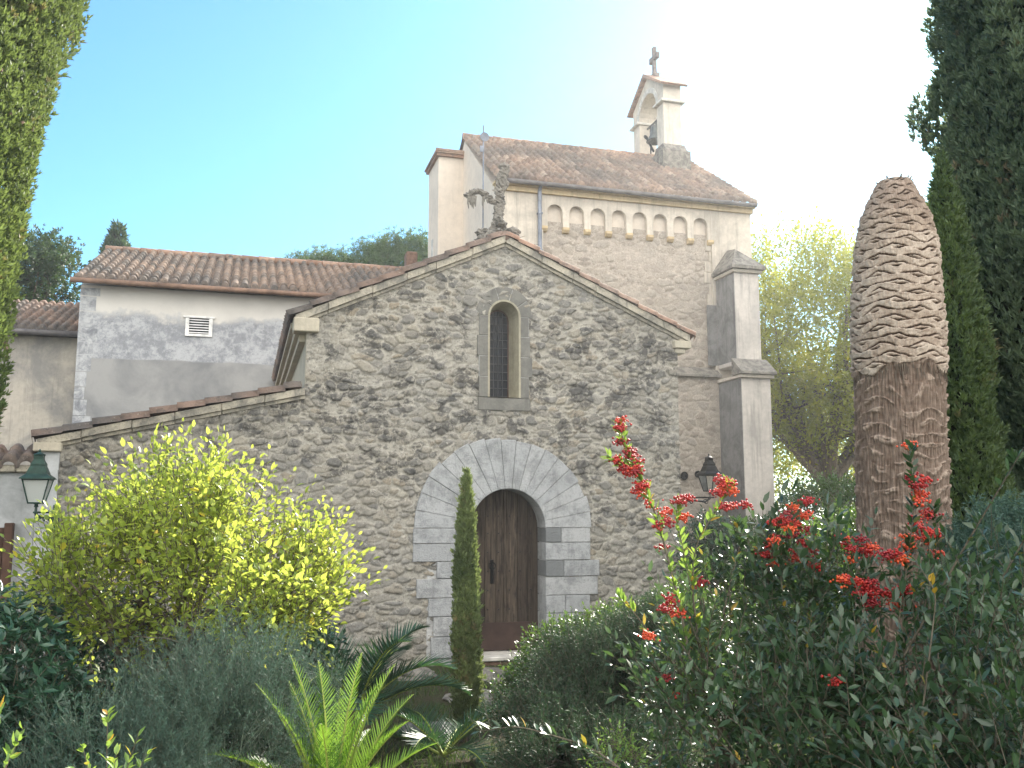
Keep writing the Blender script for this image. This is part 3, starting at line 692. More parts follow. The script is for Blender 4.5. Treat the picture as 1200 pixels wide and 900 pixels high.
M['crust'] = plaster_mat('lichen_crusted_stone', (.26,.24,.21), (.10,.095,.085), .9, 6, streak=.3)
mb.build('stone_cross', M['crust'], chapel)
mb = MB(); mb.tube([(3.56, 14.2, 6.2), (3.56, 14.2, 8.42)], .012, 8)
mb.build('lightning_rod', M['zinc'], chapel)
mb = MB(); mb.add([(3.575+.075*math.cos(a), y_, 8.22+.075*math.sin(a)) for y_ in (14.17, 14.19) for a in np.linspace(0, 6.28, 21)[:-1]], [tuple(range(20)), tuple(range(20, 40))] + [(i, (i+1) % 20, 20+(i+1) % 20, 20+i) for i in range(20)])
mb.box(3.50, 3.55, 14.17, 14.19, 7.96, 8.06); mb.each('rod_disc', M['zinc'], chapel)
mb = MB(); rr = random.Random(14)
for i in range(46):
    f = rr.random(); x = 3.95+f*.75; z = gable(x)+.10; mb.tube([(x, 13.7+rr.uniform(0, .4), z), (x+rr.uniform(-.1, .1), 13.8, z+rr.uniform(.04, .14)), (x+rr.uniform(-.15, .2), 13.85, z+rr.uniform(.02, .2))], [.012, .008, .003], 4)
mb.build('dead_creeper', bark('dead_stems', (.05,.04,.035), (.14,.12,.10)), chapel)

# ------------------------------------------------------------------ church
CYW = 20.5
church = thing('church', 'tall pale church with arcaded eaves band and tiled roof behind chapel', 'church', (8.8, CYW, 0))
def church_mask(x, z): return (z > 5.45) | (x < 20)
rubble('rubble_wall', 6.55, 10.97, 4.8, 9.0, .02, CYW, lambda x, z: z > 0, M['rubble_church'], church, seed=21, relief=.018, cw=.28, ch=.17)
rubble('rubble_wall', 6.3, 11.0, -.1, 5.40, .022, CYW-.22, lambda x, z: x > 6.3, M['rubble_church'], church, seed=22, relief=.018, cw=.28, ch=.17)
mb = MB(); mb.box(5.45, 12.07, CYW+.04, 27.2, -.1, 9.70); mb.prism([(CYW+.04, 9.70), (27.2, 9.70), (23.85, 12.17)], 5.45, 12.07, 'x')
mb.build('end_wall', M['end_plaster'], church)
# arcaded band with proud corner strips: one plate with arched notches
nc = 8; c0, stepx, hw = 6.88, .543, .19
pts = [(5.44, 9.62), (5.44, 6.4), (6.58, 6.4), (6.58, 8.86)]
for i in range(nc):
    cxx = c0+i*stepx
    pts += [(cxx-hw, 8.86)] + [(cxx - hw*math.cos(a), 9.22 + hw*math.sin(a)) for a in np.linspace(0, math.pi, 10)] + [(cxx+hw, 8.86)]
pts += [(10.98, 8.86), (10.98, 6.4), (12.08, 6.4), (12.08, 9.62)]
mb = MB(); mb.prism(pts, CYW-.085, CYW+.02, 'y'); mb.build('arcade_band', M['church_plaster'], church)
mb = MB()
for i in range(nc+1):
    xx = c0 + (i-.5)*stepx; xx = min(max(xx, 6.60), 10.95); ww = (stepx-2*hw)/2-.004
    mb.prism([(CYW-.115, 8.857), (CYW-.115, 8.80), (CYW-.07, 8.74), (CYW, 8.72), (CYW, 8.857)], xx-ww, xx+ww, 'x')
mb.each('corbel', M['ochre_cornice'], church)
mb = MB(); mb.box(5.44, 6.55, CYW-.107, CYW+.02, -.1, 6.4).box(10.98, 12.08, CYW-.107, CYW+.02, -.1, 6.4); mb.each('corner_strip', M['church_plaster'], church)
# quoins standing a touch proud
mb = MB(); rr = random.Random(3); z = 5.7
while z < 8.7:
    h_ = rr.uniform(.2, .32); q_ = rr.uniform(.04, .22); mb.prism([(10.98-q_, z), (11.0, z), (11.0, z+h_-.01), (10.98-q_, z+h_-.01)], CYW-.03, CYW+.05, 'y', .006); z += h_
mb.build('quoins', M['church_plaster'], church)
mb = MB(); mb.box(5.40, 12.12, CYW-.16, CYW, 9.625, 9.74).box(5.36, 12.16, CYW-.22, CYW-.005, 9.743, 9.80); mb.build('cornice', M['ochre_cornice'], church)
mb = MB(); mb.tube([(5.42, CYW-.33, 9.80), (12.1, CYW-.33, 9.78)], .055, 10); mb.build('gutter', M['gutter'], church, smooth=True)
mb = MB(); mb.tube([(6.47, CYW-.30, 9.80), (6.47, CYW-.17, 9.66), (6.47, CYW-.17, 7.6)], .05, 12)
mb.box(6.41, 6.53, CYW-.225, CYW-.11, 9.1, 9.14).box(6.41, 6.53, CYW-.225, CYW-.11, 8.2, 8.24); mb.build('downpipe', M['zinc'], church, smooth=False)
tiles('roof', (5.38, CYW-.34, 9.84), (1, 0, 0), 6.78, (0, 1, .665), 4.42, church, M['tile_church'], seed=31, pitch=.2)
tiles('roof', (5.38, 27.5, 9.84), (1, 0, 0), 6.78, (0, -1, .665), 4.42, church, M['tile_church'], seed=32)
mb = MB(); ridge(mb, (5.40, 23.85, 12.30), (12.12, 23.85, 12.30), .10); mb.build('ridge_tiles', M['tile'], church, smooth=True)
# string course: sloping dark stone
mb = MB()
xx = 6.4
while xx < 11.0:
    l_ = min(rr.uniform(.35, .6), 11.02-xx); mb.prism([(CYW-.34, 5.38), (CYW-.34, 5.43), (CYW+.0, 5.66), (CYW+.0, 5.38)], xx+.003, xx+l_-.003, 'x'); xx += l_
mb.build('string_course', M['crust'], church)
# buttress
mb = MB(); mb.box(11.05, 11.71, 19.50, CYW-.1, 5.6, 7.82, .015).box(10.98, 11.74, 19.20, CYW-.1, -.1, 5.24, .015); mb.build('buttress', M['buttress'], church)
M['stain'] = plaster_mat('lichen_stained_render', (.24,.235,.23), (.11,.11,.108), .8, 2.0, streak=.6)
mb = MB(); mb.box(11.046, 11.052, 19.51, CYW-.11, 5.7, 7.81).box(10.975, 10.982, 19.21, CYW-.23, .0, 5.23).box(10.80, 11.04, CYW-.115, CYW-.05, 5.7, 7.2); mb.each('stained_render', M['stain'], church)
mb = MB(); mb.box(10.99, 11.77, 19.44, CYW-.1, 7.823, 7.90, .01); mb.box(10.93, 11.80, 19.12, CYW-.1, 5.243, 5.32, .01); mb.each('buttress_moulding', M['church_plaster'], church)
mb = MB(); A = [(10.93, 19.36, 7.905), (11.83, 19.36, 7.905), (11.83, CYW-.1, 7.905), (10.93, CYW-.1, 7.905), (10.93, 19.36, 7.98), (11.83, 19.36, 7.98), (11.83, CYW-.1, 7.98), (10.93, CYW-.1, 7.98), (11.38, 20.0, 8.55), (11.38, CYW-.1, 8.62)]
mb.add(A, [(0, 1, 2, 3), (0, 1, 5, 4), (1, 2, 6, 5), (3, 0, 4, 7), (4, 5, 8), (5, 6, 9, 8), (7, 4, 8, 9), (2, 3, 7, 9, 6)])
mb.prism([(19.05, 5.325), (19.05, 5.38), (19.49, 5.74), (19.49, 5.325)], 10.90, 11.83, 'x'); mb.each('buttress_cap', M['crust'], church)
# stair block against the end wall
mb = MB(); mb.box(4.77, 5.449, 24.0, 25.4, -.1, 11.72); sb = mb.build('stair_block', M['end_plaster'], church)
mb = MB(); mb.box(4.70, 5.49, 23.92, 25.48, 11.723, 11.80).box(4.66, 5.53, 23.88, 25.52, 11.803, 11.86)
ridge(mb, (4.68, 23.92, 11.87), (5.5, 23.92, 11.87), .06, .25); mb.build('stair_block_tiles', M['tile'], church)
mb = MB(); mb.box(4.755, 4.769, 24.6, 24.85, 8.95, 9.6); mb.build('stair_window', M['pale_stone'], church)
# bellcote on the ridge
BX0, BX1 = 10.89, 11.43
bell = MB()
bell.box(BX0, BX1, 22.80, 23.25, 12.13, 13.52, .01).box(BX0, BX1, 24.45, 24.90, 11.4, 13.52, .01)
pts = [(22.80, 13.60), (22.80, 14.12), (23.85, 14.76), (24.90, 14.12), (24.90, 13.60)] + [(23.85 + .60*math.cos(a), 13.60 + .58*math.sin(a)) for a in np.linspace(0, math.pi, 14)]
bell.prism(pts, BX0, BX1, 'x')
bc = bell.build('bellcote', M['church_plaster'], church)
mb = MB(); mb.prism([(22.62, 11.2), (23.40, 11.6), (23.40, 12.08), (22.62, 12.08)], BX0-.13, BX1+.17, 'x').prism([(24.30, 11.6), (25.05, 11.4), (25.05, 12.08), (24.30, 12.08)], BX0-.13, BX1+.17, 'x')
mb.prism([(22.62, 12.082), (23.40, 12.082), (23.25, 12.3), (22.78, 12.3)], BX0-.05, BX1+.07, 'x'); mb.each('bellcote_base', M['crust'], bc)
mb = MB()
for ya, yb in ((22.70, 23.30), (24.40, 25.0)): mb.box(BX0-.10, BX1+.10, ya, yb, 13.523, 13.597, .012)
for i in range(9):
    a0, a1 = math.pi*i/9+.02, math.pi*(i+1)/9-.02
    mb.prism(wedge(23.85, 13.60, .60, .74, a0, a1), BX0-.022, BX1+.022, 'x')
mb.each('impost', M['pale_stone'], bc)
mb = MB(); mb.prism([(22.60, 14.02), (22.66, 13.98), (23.85, 14.70), (25.04, 13.98), (25.10, 14.02), (23.85, 14.82)], BX0-.13, BX1+.13, 'x'); mb.build('bellcote_roof', M['tile'], bc)
mb = MB(); cxx, cy = 11.13, 23.85
mb.box(cxx-.10, cxx+.10, cy-.16, cy+.16, 14.72, 14.86, .02)
mb.prism([(cy-.075, 14.86), (cy+.075, 14.86), (cy+.045, 15.28), (cy+.26, 15.26), (cy+.26, 15.44), (cy+.045, 15.42), (cy+.07, 15.68), (cy-.07, 15.68), (cy-.045, 15.42), (cy-.26, 15.44), (cy-.26, 15.26), (cy-.045, 15.28)], cxx-.05, cxx+.05, 'x')
mb.build('cross', plain('dark_weathered_stone', (.16,.14,.13), .9, 0, .3, 9), bc, bevel=.012)
mb = MB(); mb.lathe([(0, 13.30), (.05, 13.30), (.15, 13.26), (.17, 13.12), (.20, 12.98), (.27, 12.84), (.30, 12.80), (.27, 12.79), (.12, 12.95), (0, 13.2)], 11.15, 23.85, 24)
mb.tube([(11.15, 23.85, 13.28), (11.15, 23.85, 13.42)], .03).tube([(11.15, 23.25, 13.42), (11.15, 24.45, 13.42)], .035)
mb.tube([(11.15, 23.85, 12.95), (11.15, 23.85, 12.76)], [.02, .035]); mb.build('bell', M['bronze'], bc, smooth=True)
mb = MB(); mb.tube([(11.0, 24.25, 13.1), (11.0, 23.75, 12.45)], .035, 6).tube([(11.1, 24.15, 13.4), (11.1, 24.15, 12.4)], .02, 6).tube([(11.0, 24.32, 13.13), (11.0, 24.2, 13.03)], .05, 6); mb.build('clapper_beam', M['iron'], bc)
# small round plates on the wall
mb = MB()
for px_, pz_, r_ in ((9.98, 3.01, .085), (10.33, 3.05, .07)):
    mb.add([(px_+r_*math.cos(a), y_, pz_+r_*1.15*math.sin(a)) for y_ in (CYW-.30, CYW-.25) for a in np.linspace(0, 6.28, 17)[:-1]], [tuple(range(16)), tuple(range(16, 32))] + [(i, (i+1) % 16, 16+(i+1) % 16, 16+i) for i in range(16)])
mb.each('round_vent', M['iron'], church)

# ------------------------------------------------------------------ annexe and shed on the left
ann = thing('annexe', 'long plastered annexe with mottled grey wall, louvred window and canal tile roof', 'building', (0, 20.5, 0))
mb = MB(); mb.box(-3.35, 5.44, 20.5, 28.0, -.1, 6.78); mb.prism([(20.5, 6.78), (28, 6.78), (24.25, 8.35)], -3.35, 5.44, 'x'); mb.build('wall', M['annexe'], ann)
mb = MB(); rr = random.Random(6); z = .2
while z < 6.7:
    h_ = rr.uniform(.24, .36); h_ = min(h_, 6.74-z); mb.box(-3.354, -3.35+rr.uniform(.14, .38), 20.497, 20.9, z, z+h_-.012, .004); z += h_
mb.build('quoins', M['annexe_quoin'], ann)
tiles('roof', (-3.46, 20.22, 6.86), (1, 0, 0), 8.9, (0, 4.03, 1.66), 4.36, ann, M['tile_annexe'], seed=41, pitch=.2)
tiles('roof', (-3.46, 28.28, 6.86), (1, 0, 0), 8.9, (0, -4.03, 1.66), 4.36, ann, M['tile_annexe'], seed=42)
mb = MB(); ridge(mb, (-3.46, 24.25, 8.56), (5.4, 24.25, 8.56), .09); mb.build('ridge_tiles', M['tile'], ann, smooth=True)
mb = MB(); mb.tube([(-3.5, 20.16, 6.80), (5.4, 20.16, 6.78)], .055, 10); mb.build('gutter', plain('rusty_gutter', (.19,.12,.085), .7, 0, .4, 4), ann, smooth=True)
mb = MB(); mb.box(-1.34, -.71, 20.455, 20.52, 6.21, 6.25, .005); mb.box(-1.29, -1.22, 20.465, 20.52, 5.82, 6.208).box(-.82, -.75, 20.465, 20.52, 5.82, 6.208).box(-1.218, -.822, 20.465, 20.52, 5.82, 5.87)
wn = mb.build('window', plain('white_paint', (.72,.72,.70), .6), ann)
mb = MB()
for i in range(6): mb.prism([(20.47, 5.885+i*.055), (20.50, 5.91+i*.055), (20.50, 5.918+i*.055), (20.47, 5.893+i*.055)], -1.216, -.824, 'x')
mb.build('louvres', plain('pale_slats', (.66,.66,.66), .6), wn)
mb = MB(); mb.box(-1.216, -.824, 20.494, 20.499, 5.872, 6.206); mb.build('louvre_backing', M['iron'], wn)
mb = MB(); mb.box(3.95, 4.25, 24.1, 24.5, 8.3, 9.05, .03); mb.build('chimney', M['brick'], ann)

shed = thing('side_building', 'low building with ochre stained wall and dark tile roof, left behind the cypress', 'building', (-6, 22, 0))
mb = MB(); mb.box(-9.5, -3.36, 22.0, 28.0, -.1, 5.92); mb.prism([(22, 5.92), (28, 5.92), (25, 7.15)], -9.5, -3.36, 'x'); mb.build('wall', M['far_plaster'], shed)
tiles('roof', (-9.6, 21.72, 6.02), (1, 0, 0), 6.22, (0, 3.28, 1.26), 3.5, shed, M['tile_dark'], seed=51)
tiles('roof', (-9.6, 28.28, 6.02), (1, 0, 0), 6.22, (0, -3.28, 1.26), 3.5, shed, M['tile_dark'], seed=52)
mb = MB(); mb.tube([(-9.6, 21.66, 5.97), (-3.4, 21.66, 5.95)], .06, 10); mb.build('gutter', M['gutter'], shed, smooth=True)

# garden wall to the left of the chapel, with its tiled top and a wooden gate
gw = thing('garden_wall', 'pale plastered garden wall with stone coping beside the chapel corner', 'wall', (-4.5, FY, 0))
mb = MB(); mb.box(-7.5, -2.585, FY-.02, FY+.3, -.1, 2.66); mb.build('wall', M['wall_plaster'], gw)
mb = MB(); xx = -7.5
while xx < -2.62:
    l_ = min(random.uniform(.4, .7), -2.59-xx); mb.box(xx+.004, xx+l_-.004, FY-.10, FY+.36, 2.663, 2.76, .015); xx += l_
mb.build('coping', M['coping'], gw)
tiles('wall_tiles', (-7.5, FY-.14, 2.80), (1, 0, 0), 4.9, (0, .5, .18), .55, gw, M['tile_dark'], seed=61)
gt = thing('wooden_gate', 'brown wooden gate with a dark post at the left edge of the garden wall', 'gate', (-3.3, FY-.05, 0))
mb = MB(); mb.box(-2.90, -2.80, FY-.14, FY-.025, 0, 2.02, .01); mb.build('post', M['gate'], gt)
mb = MB()
for i in range(7): mb.box(-2.905-.13*(i+1)+.004, -2.905-.13*i-.004, FY-.075, FY-.04, .06, 1.96, .005)
mb.build('boards', M['gate'], gt)
mb = MB(); mb.box(-3.80, -2.91, FY-.10, FY-.077, .35, .45, .005).box(-3.80, -2.91, FY-.10, FY-.077, 1.5, 1.6, .005); mb.each('rail', M['gate'], gt)

#@@LAMPS
# ------------------------------------------------------------------ lanterns
def lantern(name, label, x, y, z, wallx, mat, axis, scale=1.0):
    """x,y,z = bottom of the lantern body"""
    t_ = thing(name, label, 'lamp', (x, y, z), 'wall lanterns on the chapel')
    s = scale; b, t2, h = .085*s, .155*s, .30*s
    mb = MB()
    for i in (-1, 1):
        for j in (-1, 1): mb.tube([(x+i*b, y+j*b, z), (x+i*t2, y+j*t2, z+h)], .009*s, 5)
    for (r_, zz_) in ((b, z), (t2, z+h)):
        c4 = [(x-r_, y-r_, zz_), (x+r_, y-r_, zz_), (x+r_, y+r_, zz_), (x-r_, y+r_, zz_)]
        for p, q in zip(c4, c4[1:]+c4[:1]): mb.tube([p, q], .011*s, 5)
    mb.lathe([(0, z-.06*s), (.03*s, z-.05*s), (.02*s, z-.02*s), (.05*s, z-.005*s), (0, z)], x, y, 10)
    mb.build('frame', mat, t_)
    g = b-.006; g2 = t2-.006
    mb = MB()
    P4 = lambda r_, zz_: [(x-r_, y-r_, zz_), (x+r_, y-r_, zz_), (x+r_, y+r_, zz_), (x-r_, y+r_, zz_)]
    mb.add(P4(g, z+.004) + P4(g2, z+h-.01), [(0, 1, 5, 4), (1, 2, 6, 5), (2, 3, 7, 6), (3, 0, 4, 7)]); mb.build('glass', M['milk'] if mat == M['green_iron'] else M['clear'], t_)
    mb = MB()
    prof = [(t2+.035*s, z+h+.004), (t2+.03*s, z+h+.02*s), (t2*.80, z+h+.07*s), (t2*.62, z+h+.15*s), (t2*.55, z+h+.17*s), (t2*.55, z+h+.20*s), (t2*.42, z+h+.24*s), (t2*.36, z+h+.26*s), (t2*.36, z+h+.31*s)]
    rings = [P4(r_, zz_) for r_, zz_ in prof]; vs = [p for r_ in rings for p in r_]
    fs = [(k*4+i, k*4+(i+1) % 4, (k+1)*4+(i+1) % 4, (k+1)*4+i) for k in range(len(prof)-1) for i in range(4)] + [(0, 1, 2, 3), tuple(range(len(vs)-4, len(vs)))]
    mb.add(vs, fs); mb.lathe([(.07*s, z+h+.31*s), (.075*s, z+h+.325*s), (.03*s, z+h+.345*s), (.012*s, z+h+.36*s), (.018*s, z+h+.375*s), (0, z+h+.40*s)], x, y, 12)
    mb.build('roof', mat, t_)
    mb = MB(); wx, wy = wallx
    d = Vector((wx-x, wy-y, 0)); L = d.length; d.normalize()
    P_ = lambda f, zz_: (x+d.x*L*f, y+d.y*L*f, z+zz_*s)
    mb.tube([P_(0, -.05), P_(0, -.13), P_(.12, -.20), P_(.4, -.17), P_(.7, -.2), P_(1, -.30)], [.015*s, .02*s, .022*s, .018*s, .02*s, .024*s], 7)
    mb.tube([P_(-.1, -.12), P_(1, -.12)], .014*s, 6)
    for cf, rr_ in ((.1, .05), (.45, .045), (.75, .06)):
        mb.tube([P_(cf + rr_*k*math.cos(a)/max(L, .3), -.2+rr_*k*math.sin(a)) for a, k in zip(np.linspace(0, 9, 22), np.linspace(1, .25, 22))], .010*s, 5)
    pr = Vector((-d.y, d.x, 0))*.03*s
    q0 = Vector(P_(1, 0)); mb.box(min(q0.x-abs(pr.x)-.012, q0.x+.012), q0.x+abs(pr.x)+.012, q0.y-abs(pr.y)-.012, q0.y+abs(pr.y)+.012, z-.48*s, z-.02*s, .006)
    mb.build('bracket', mat, t_)
    return t_
lantern('wall_lantern', 'green metal lantern with milky panes beside the tree at left', -2.50, 13.12, 2.27, (-2.32, 13.45), M['green_iron'], 'y', .98)
lantern('wall_lantern', 'black iron lantern on a scrolled bracket right of the chapel corner', 7.36, 14.0, 2.50, (6.60, 14.0), M['iron'], 'x', .88)

#@@PLANTS
# ================================================================== TREES AND PLANTS
M['bark'] = bark('tree_bark', (.05,.04,.03), (.17,.14,.11)); M['bark_pale'] = bark('pale_bark', (.09,.075,.05), (.26,.22,.15))
M['twig'] = bark('twig_bark', (.06,.05,.035), (.17,.15,.11)); M['green_twig'] = bark('grey_green_twigs', (.04,.06,.045), (.13,.17,.12))
M['lemon'] = leaf_mat('lemon_leaves', (.05,.11,.016), (.34,.42,.07), (.62,.44,.04), .88, .50, .36, (.80,.88,.14))
M['cyp_left'] = leaf_mat('cypress_sprays', (.022,.05,.012), (.17,.23,.065), (.22,.15,.07), .93, .30, .6, (.40,.52,.12))
M['cyp_dark'] = leaf_mat('dark_cypress_sprays', (.018,.045,.018), (.055,.095,.035), None, 1, .2, .6, (.16,.26,.06))
M['cyp_slim'] = leaf_mat('young_cypress_sprays', (.025,.055,.025), (.13,.18,.075), (.15,.12,.06), .94, .3, .6, (.35,.5,.08))
M['cyp_slim2'] = leaf_mat('slim_cypress_sprays', (.02,.05,.018), (.20,.25,.09), (.22,.17,.08), .93, .3, .6, (.45,.55,.15))
M['cyp_right'] = leaf_mat('greyish_cypress_sprays', (.035,.065,.035), (.13,.18,.10), (.16,.12,.07), .94, .3, .6, (.35,.45,.18))
M['core'] = plain('inner_shade_core', (.022,.025,.014), 1, 0, .3, 4)
M['yellow'] = leaf_mat('autumn_leaves', (.05,.09,.012), (.22,.24,.03), (.42,.33,.03), .88, .42, .55, (.66,.66,.05))
M['pine'] = leaf_mat('pine_needles', (.03,.07,.02), (.10,.16,.05), None, 1, .25, .6)
M['rosemary'] = leaf_mat('grey_green_needles', (.014,.048,.034), (.075,.15,.11), None, 1, .15, .6, (.2,.3,.15))  # needle colour darkened, standing in for shade over the grey shrub
M['pitto'] = leaf_mat('leathery_dark_leaves', (.014,.045,.026), (.04,.10,.055), None, 1, .1, .33, (.08,.2,.05))
M['box'] = leaf_mat('box_leaves', (.010,.038,.010), (.055,.12,.025), (.2,.33,.05), .95, .3, .35, (.3,.5,.06))
M['juniper'] = leaf_mat('juniper_green', (.008,.024,.011), (.035,.075,.030), None, 1, .15, .6, (.08,.18,.05))
M['coton'] = leaf_mat('cotoneaster_leaves', (.006,.022,.012), (.075,.125,.065), (.50,.30,.03), .955, .20, .34, (.22,.40,.08))  # dense leaves darkened in colour to carry the shade inside the shrub
M['coton_lit'] = leaf_mat('sun_toned_leaves', (.06,.13,.03), (.16,.26,.06), (.55,.26,.03), .93, .4, .4, (.5,.7,.10))  # brighter leaf copy: sunlight on shoots and sprigs put into the colour
M['frond'] = leaf_mat('palm_leaflets', (.035,.10,.018), (.10,.21,.03), None, 1, .40, .35, (.45,.72,.06))
M['frond_dark'] = leaf_mat('shade_toned_palm_leaflets', (.015,.05,.025), (.035,.09,.04), None, 1, .2, .4, (.1,.25,.05))  # darker copy of the palm leaflets, with shade put into the colour
M['rachis'] = plain('leaf_stalk', (.25,.30,.06), .5, 0, .2, 8)
n = NT('berries'); t = n.attr('tint'); M['berry'] = n.done(n.ramp(t, [(0, (.18,.007,.010)), (.6, (.38,.018,.013)), (1, (.58,.085,.02))]), .35, 0, .5)
M['weed'] = leaf_mat('weeds', (.025,.06,.015), (.08,.14,.03), (.18,.15,.06), .9, .3, .6)

# ---- cypresses
def cypress(label, x, y, z0, R, H, n, sz, mat, seed, group=None, core=True, tmpl=SPRAY, lumps=.28, name='cypress_tree', lumpf=1.6, lo=.72, cones=0, trunk_r=.1, zlo=None, updir=1.3, solid=.72):
    t_ = thing(name, label, 'cypress', (x, y, z0), group)
    r = np.random.default_rng(seed)
    zz_ = r.random(n*2)*H; th = r.random(n*2)*2*np.pi
    rr_ = np.array([R(q/H) for q in zz_]); keep = r.random(n*2) < rr_/rr_.max(); zz_, th, rr_ = zz_[keep], th[keep], rr_[keep]
    lf = lumpf
    def rad(th_, z_, base): return base*(1 + lumps*(fbm(np.cos(th_)*lf+9, np.sin(th_)*lf+9, z_*lf*.7/max(.35, rr_.max())*.6, 3, seed)-.5)*2)
    rs = rad(th, zz_, rr_)*(lo + (1-lo)*r.random(len(th))**.6) + r.normal(size=len(th))*.015
    pos = np.stack([x+np.cos(th)*rs, y+np.sin(th)*rs, z0+.08*H*(0 if zlo is None else zlo)+zz_], 1)
    out = np.stack([np.cos(th), np.sin(th), np.zeros(len(th))], 1)
    d = unit(out*.55 + np.array([0, 0, updir]) + r.normal(size=(len(th), 3))*.42)
    cl = fbm(pos[:, 0]*3, pos[:, 1]*3, pos[:, 2]*3, 2, seed+4)
    L = Leaves(); s_ = sz*(.6+.8*r.random(len(th)))
    L.add(*scatter(*tmpl, pos, d, r.normal(size=(len(th), 3)), s_, s_, np.clip(.7*cl+.5*r.random(len(th)), 0, 1)))
    L.build('crown', mat, t_)
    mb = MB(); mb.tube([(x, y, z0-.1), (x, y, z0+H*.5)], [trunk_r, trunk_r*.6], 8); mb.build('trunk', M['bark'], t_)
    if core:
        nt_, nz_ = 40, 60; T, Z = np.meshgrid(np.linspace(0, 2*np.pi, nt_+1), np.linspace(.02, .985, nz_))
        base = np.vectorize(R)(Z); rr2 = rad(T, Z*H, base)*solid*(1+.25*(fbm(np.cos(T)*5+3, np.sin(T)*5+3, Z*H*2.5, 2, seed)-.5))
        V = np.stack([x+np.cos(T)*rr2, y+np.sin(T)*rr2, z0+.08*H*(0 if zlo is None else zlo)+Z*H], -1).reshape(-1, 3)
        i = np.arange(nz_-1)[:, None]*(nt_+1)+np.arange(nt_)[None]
        raw_mesh('dark_inner_core', V, np.stack([i, i+1, i+nt_+2, i+nt_+1], -1).reshape(-1, 4), M['core'], t_)  # added solid core, blocks light; the crown's inner shade is its colour
    if cones:
        mb = MB(); rr3 = random.Random(seed)
        for i in range(cones):
            a = rr3.uniform(-2.4, 1.2); q = rr3.uniform(.1, .9); rz = float(rad(np.array(a), np.array(q*H), R(q)))*.97
            lump(mb, (x+math.cos(a)*rz, y+math.sin(a)*rz, z0+q*H), (.022, .022, .024), i, 1, .2)
        mb.each('cone', plain('cypress_cones', (.28,.20,.15), .8, 0, .3, 20), t_)
    return t_
def interp(pts): xs_ = [p[0] for p in pts]; ys_ = [p[1] for p in pts]; return lambda q: float(np.interp(q, xs_, ys_))
cypress('big bright green cypress with small cones filling the left edge', -3.35, 9.4, .1, interp([(0, 1.0), (.12, 1.12), (.3, 1.22), (.45, 1.38), (.54, 1.50), (.585, 1.72), (.66, 1.72), (.75, 1.5), (.9, .8), (1, .02)]), 12, 72000, .072, M['cyp_left'], 1, cones=70, trunk_r=.18, lumps=.22)
cypress('huge dark cypress towering at the right edge behind the palm stump', 10.4, 9.15, 0, interp([(0, 1.2), (.1, 1.55), (.4, 1.8), (.7, 1.7), (.88, 1.0), (1, .02)]), 13.5, 60000, .11, M['cyp_right'], 2, trunk_r=.25, lumps=.42, lumpf=2.8)
cypress('slender sunlit cypress standing between palm stump and huge cypress', 7.95, 9.0, 0, interp([(0, .4), (.3, .48), (.6, .36), (.85, .2), (1, .01)]), 6.4, 13000, .085, M['cyp_slim'], 3, trunk_r=.07, lumps=.5, lumpf=2.0)
cypress('very slim young cypress growing in front of the chapel door', 2.05, 8.77, .12, interp([(0, .03), (.08, .08), (.18, .105), (.4, .115), (.6, .095), (.8, .06), (.93, .03), (1, .004)]), 2.42, 9000, .050, M['cyp_slim2'], 4, trunk_r=.025, lumps=.65, lumpf=1.9, solid=.35, lo=.3, updir=2.0)
cypress('distant cypress tip rising behind the annexe roof', -5.0, 37.7, 0, interp([(0, .8), (.5, 1.0), (.85, .55), (.93, .38), (1, .01)]), 13.1, 5000, .25, M['cyp_dark'], 5, trunk_r=.2)
cypress('dark background cypress hidden mostly behind the huge right cypress', 14.2, 14.6, 0, interp([(0, 1.2), (.4, 1.45), (.7, 1.2), (.9, .6), (1, .02)]), 11.5, 9000, .2, M['cyp_dark'], 6, trunk_r=.2)

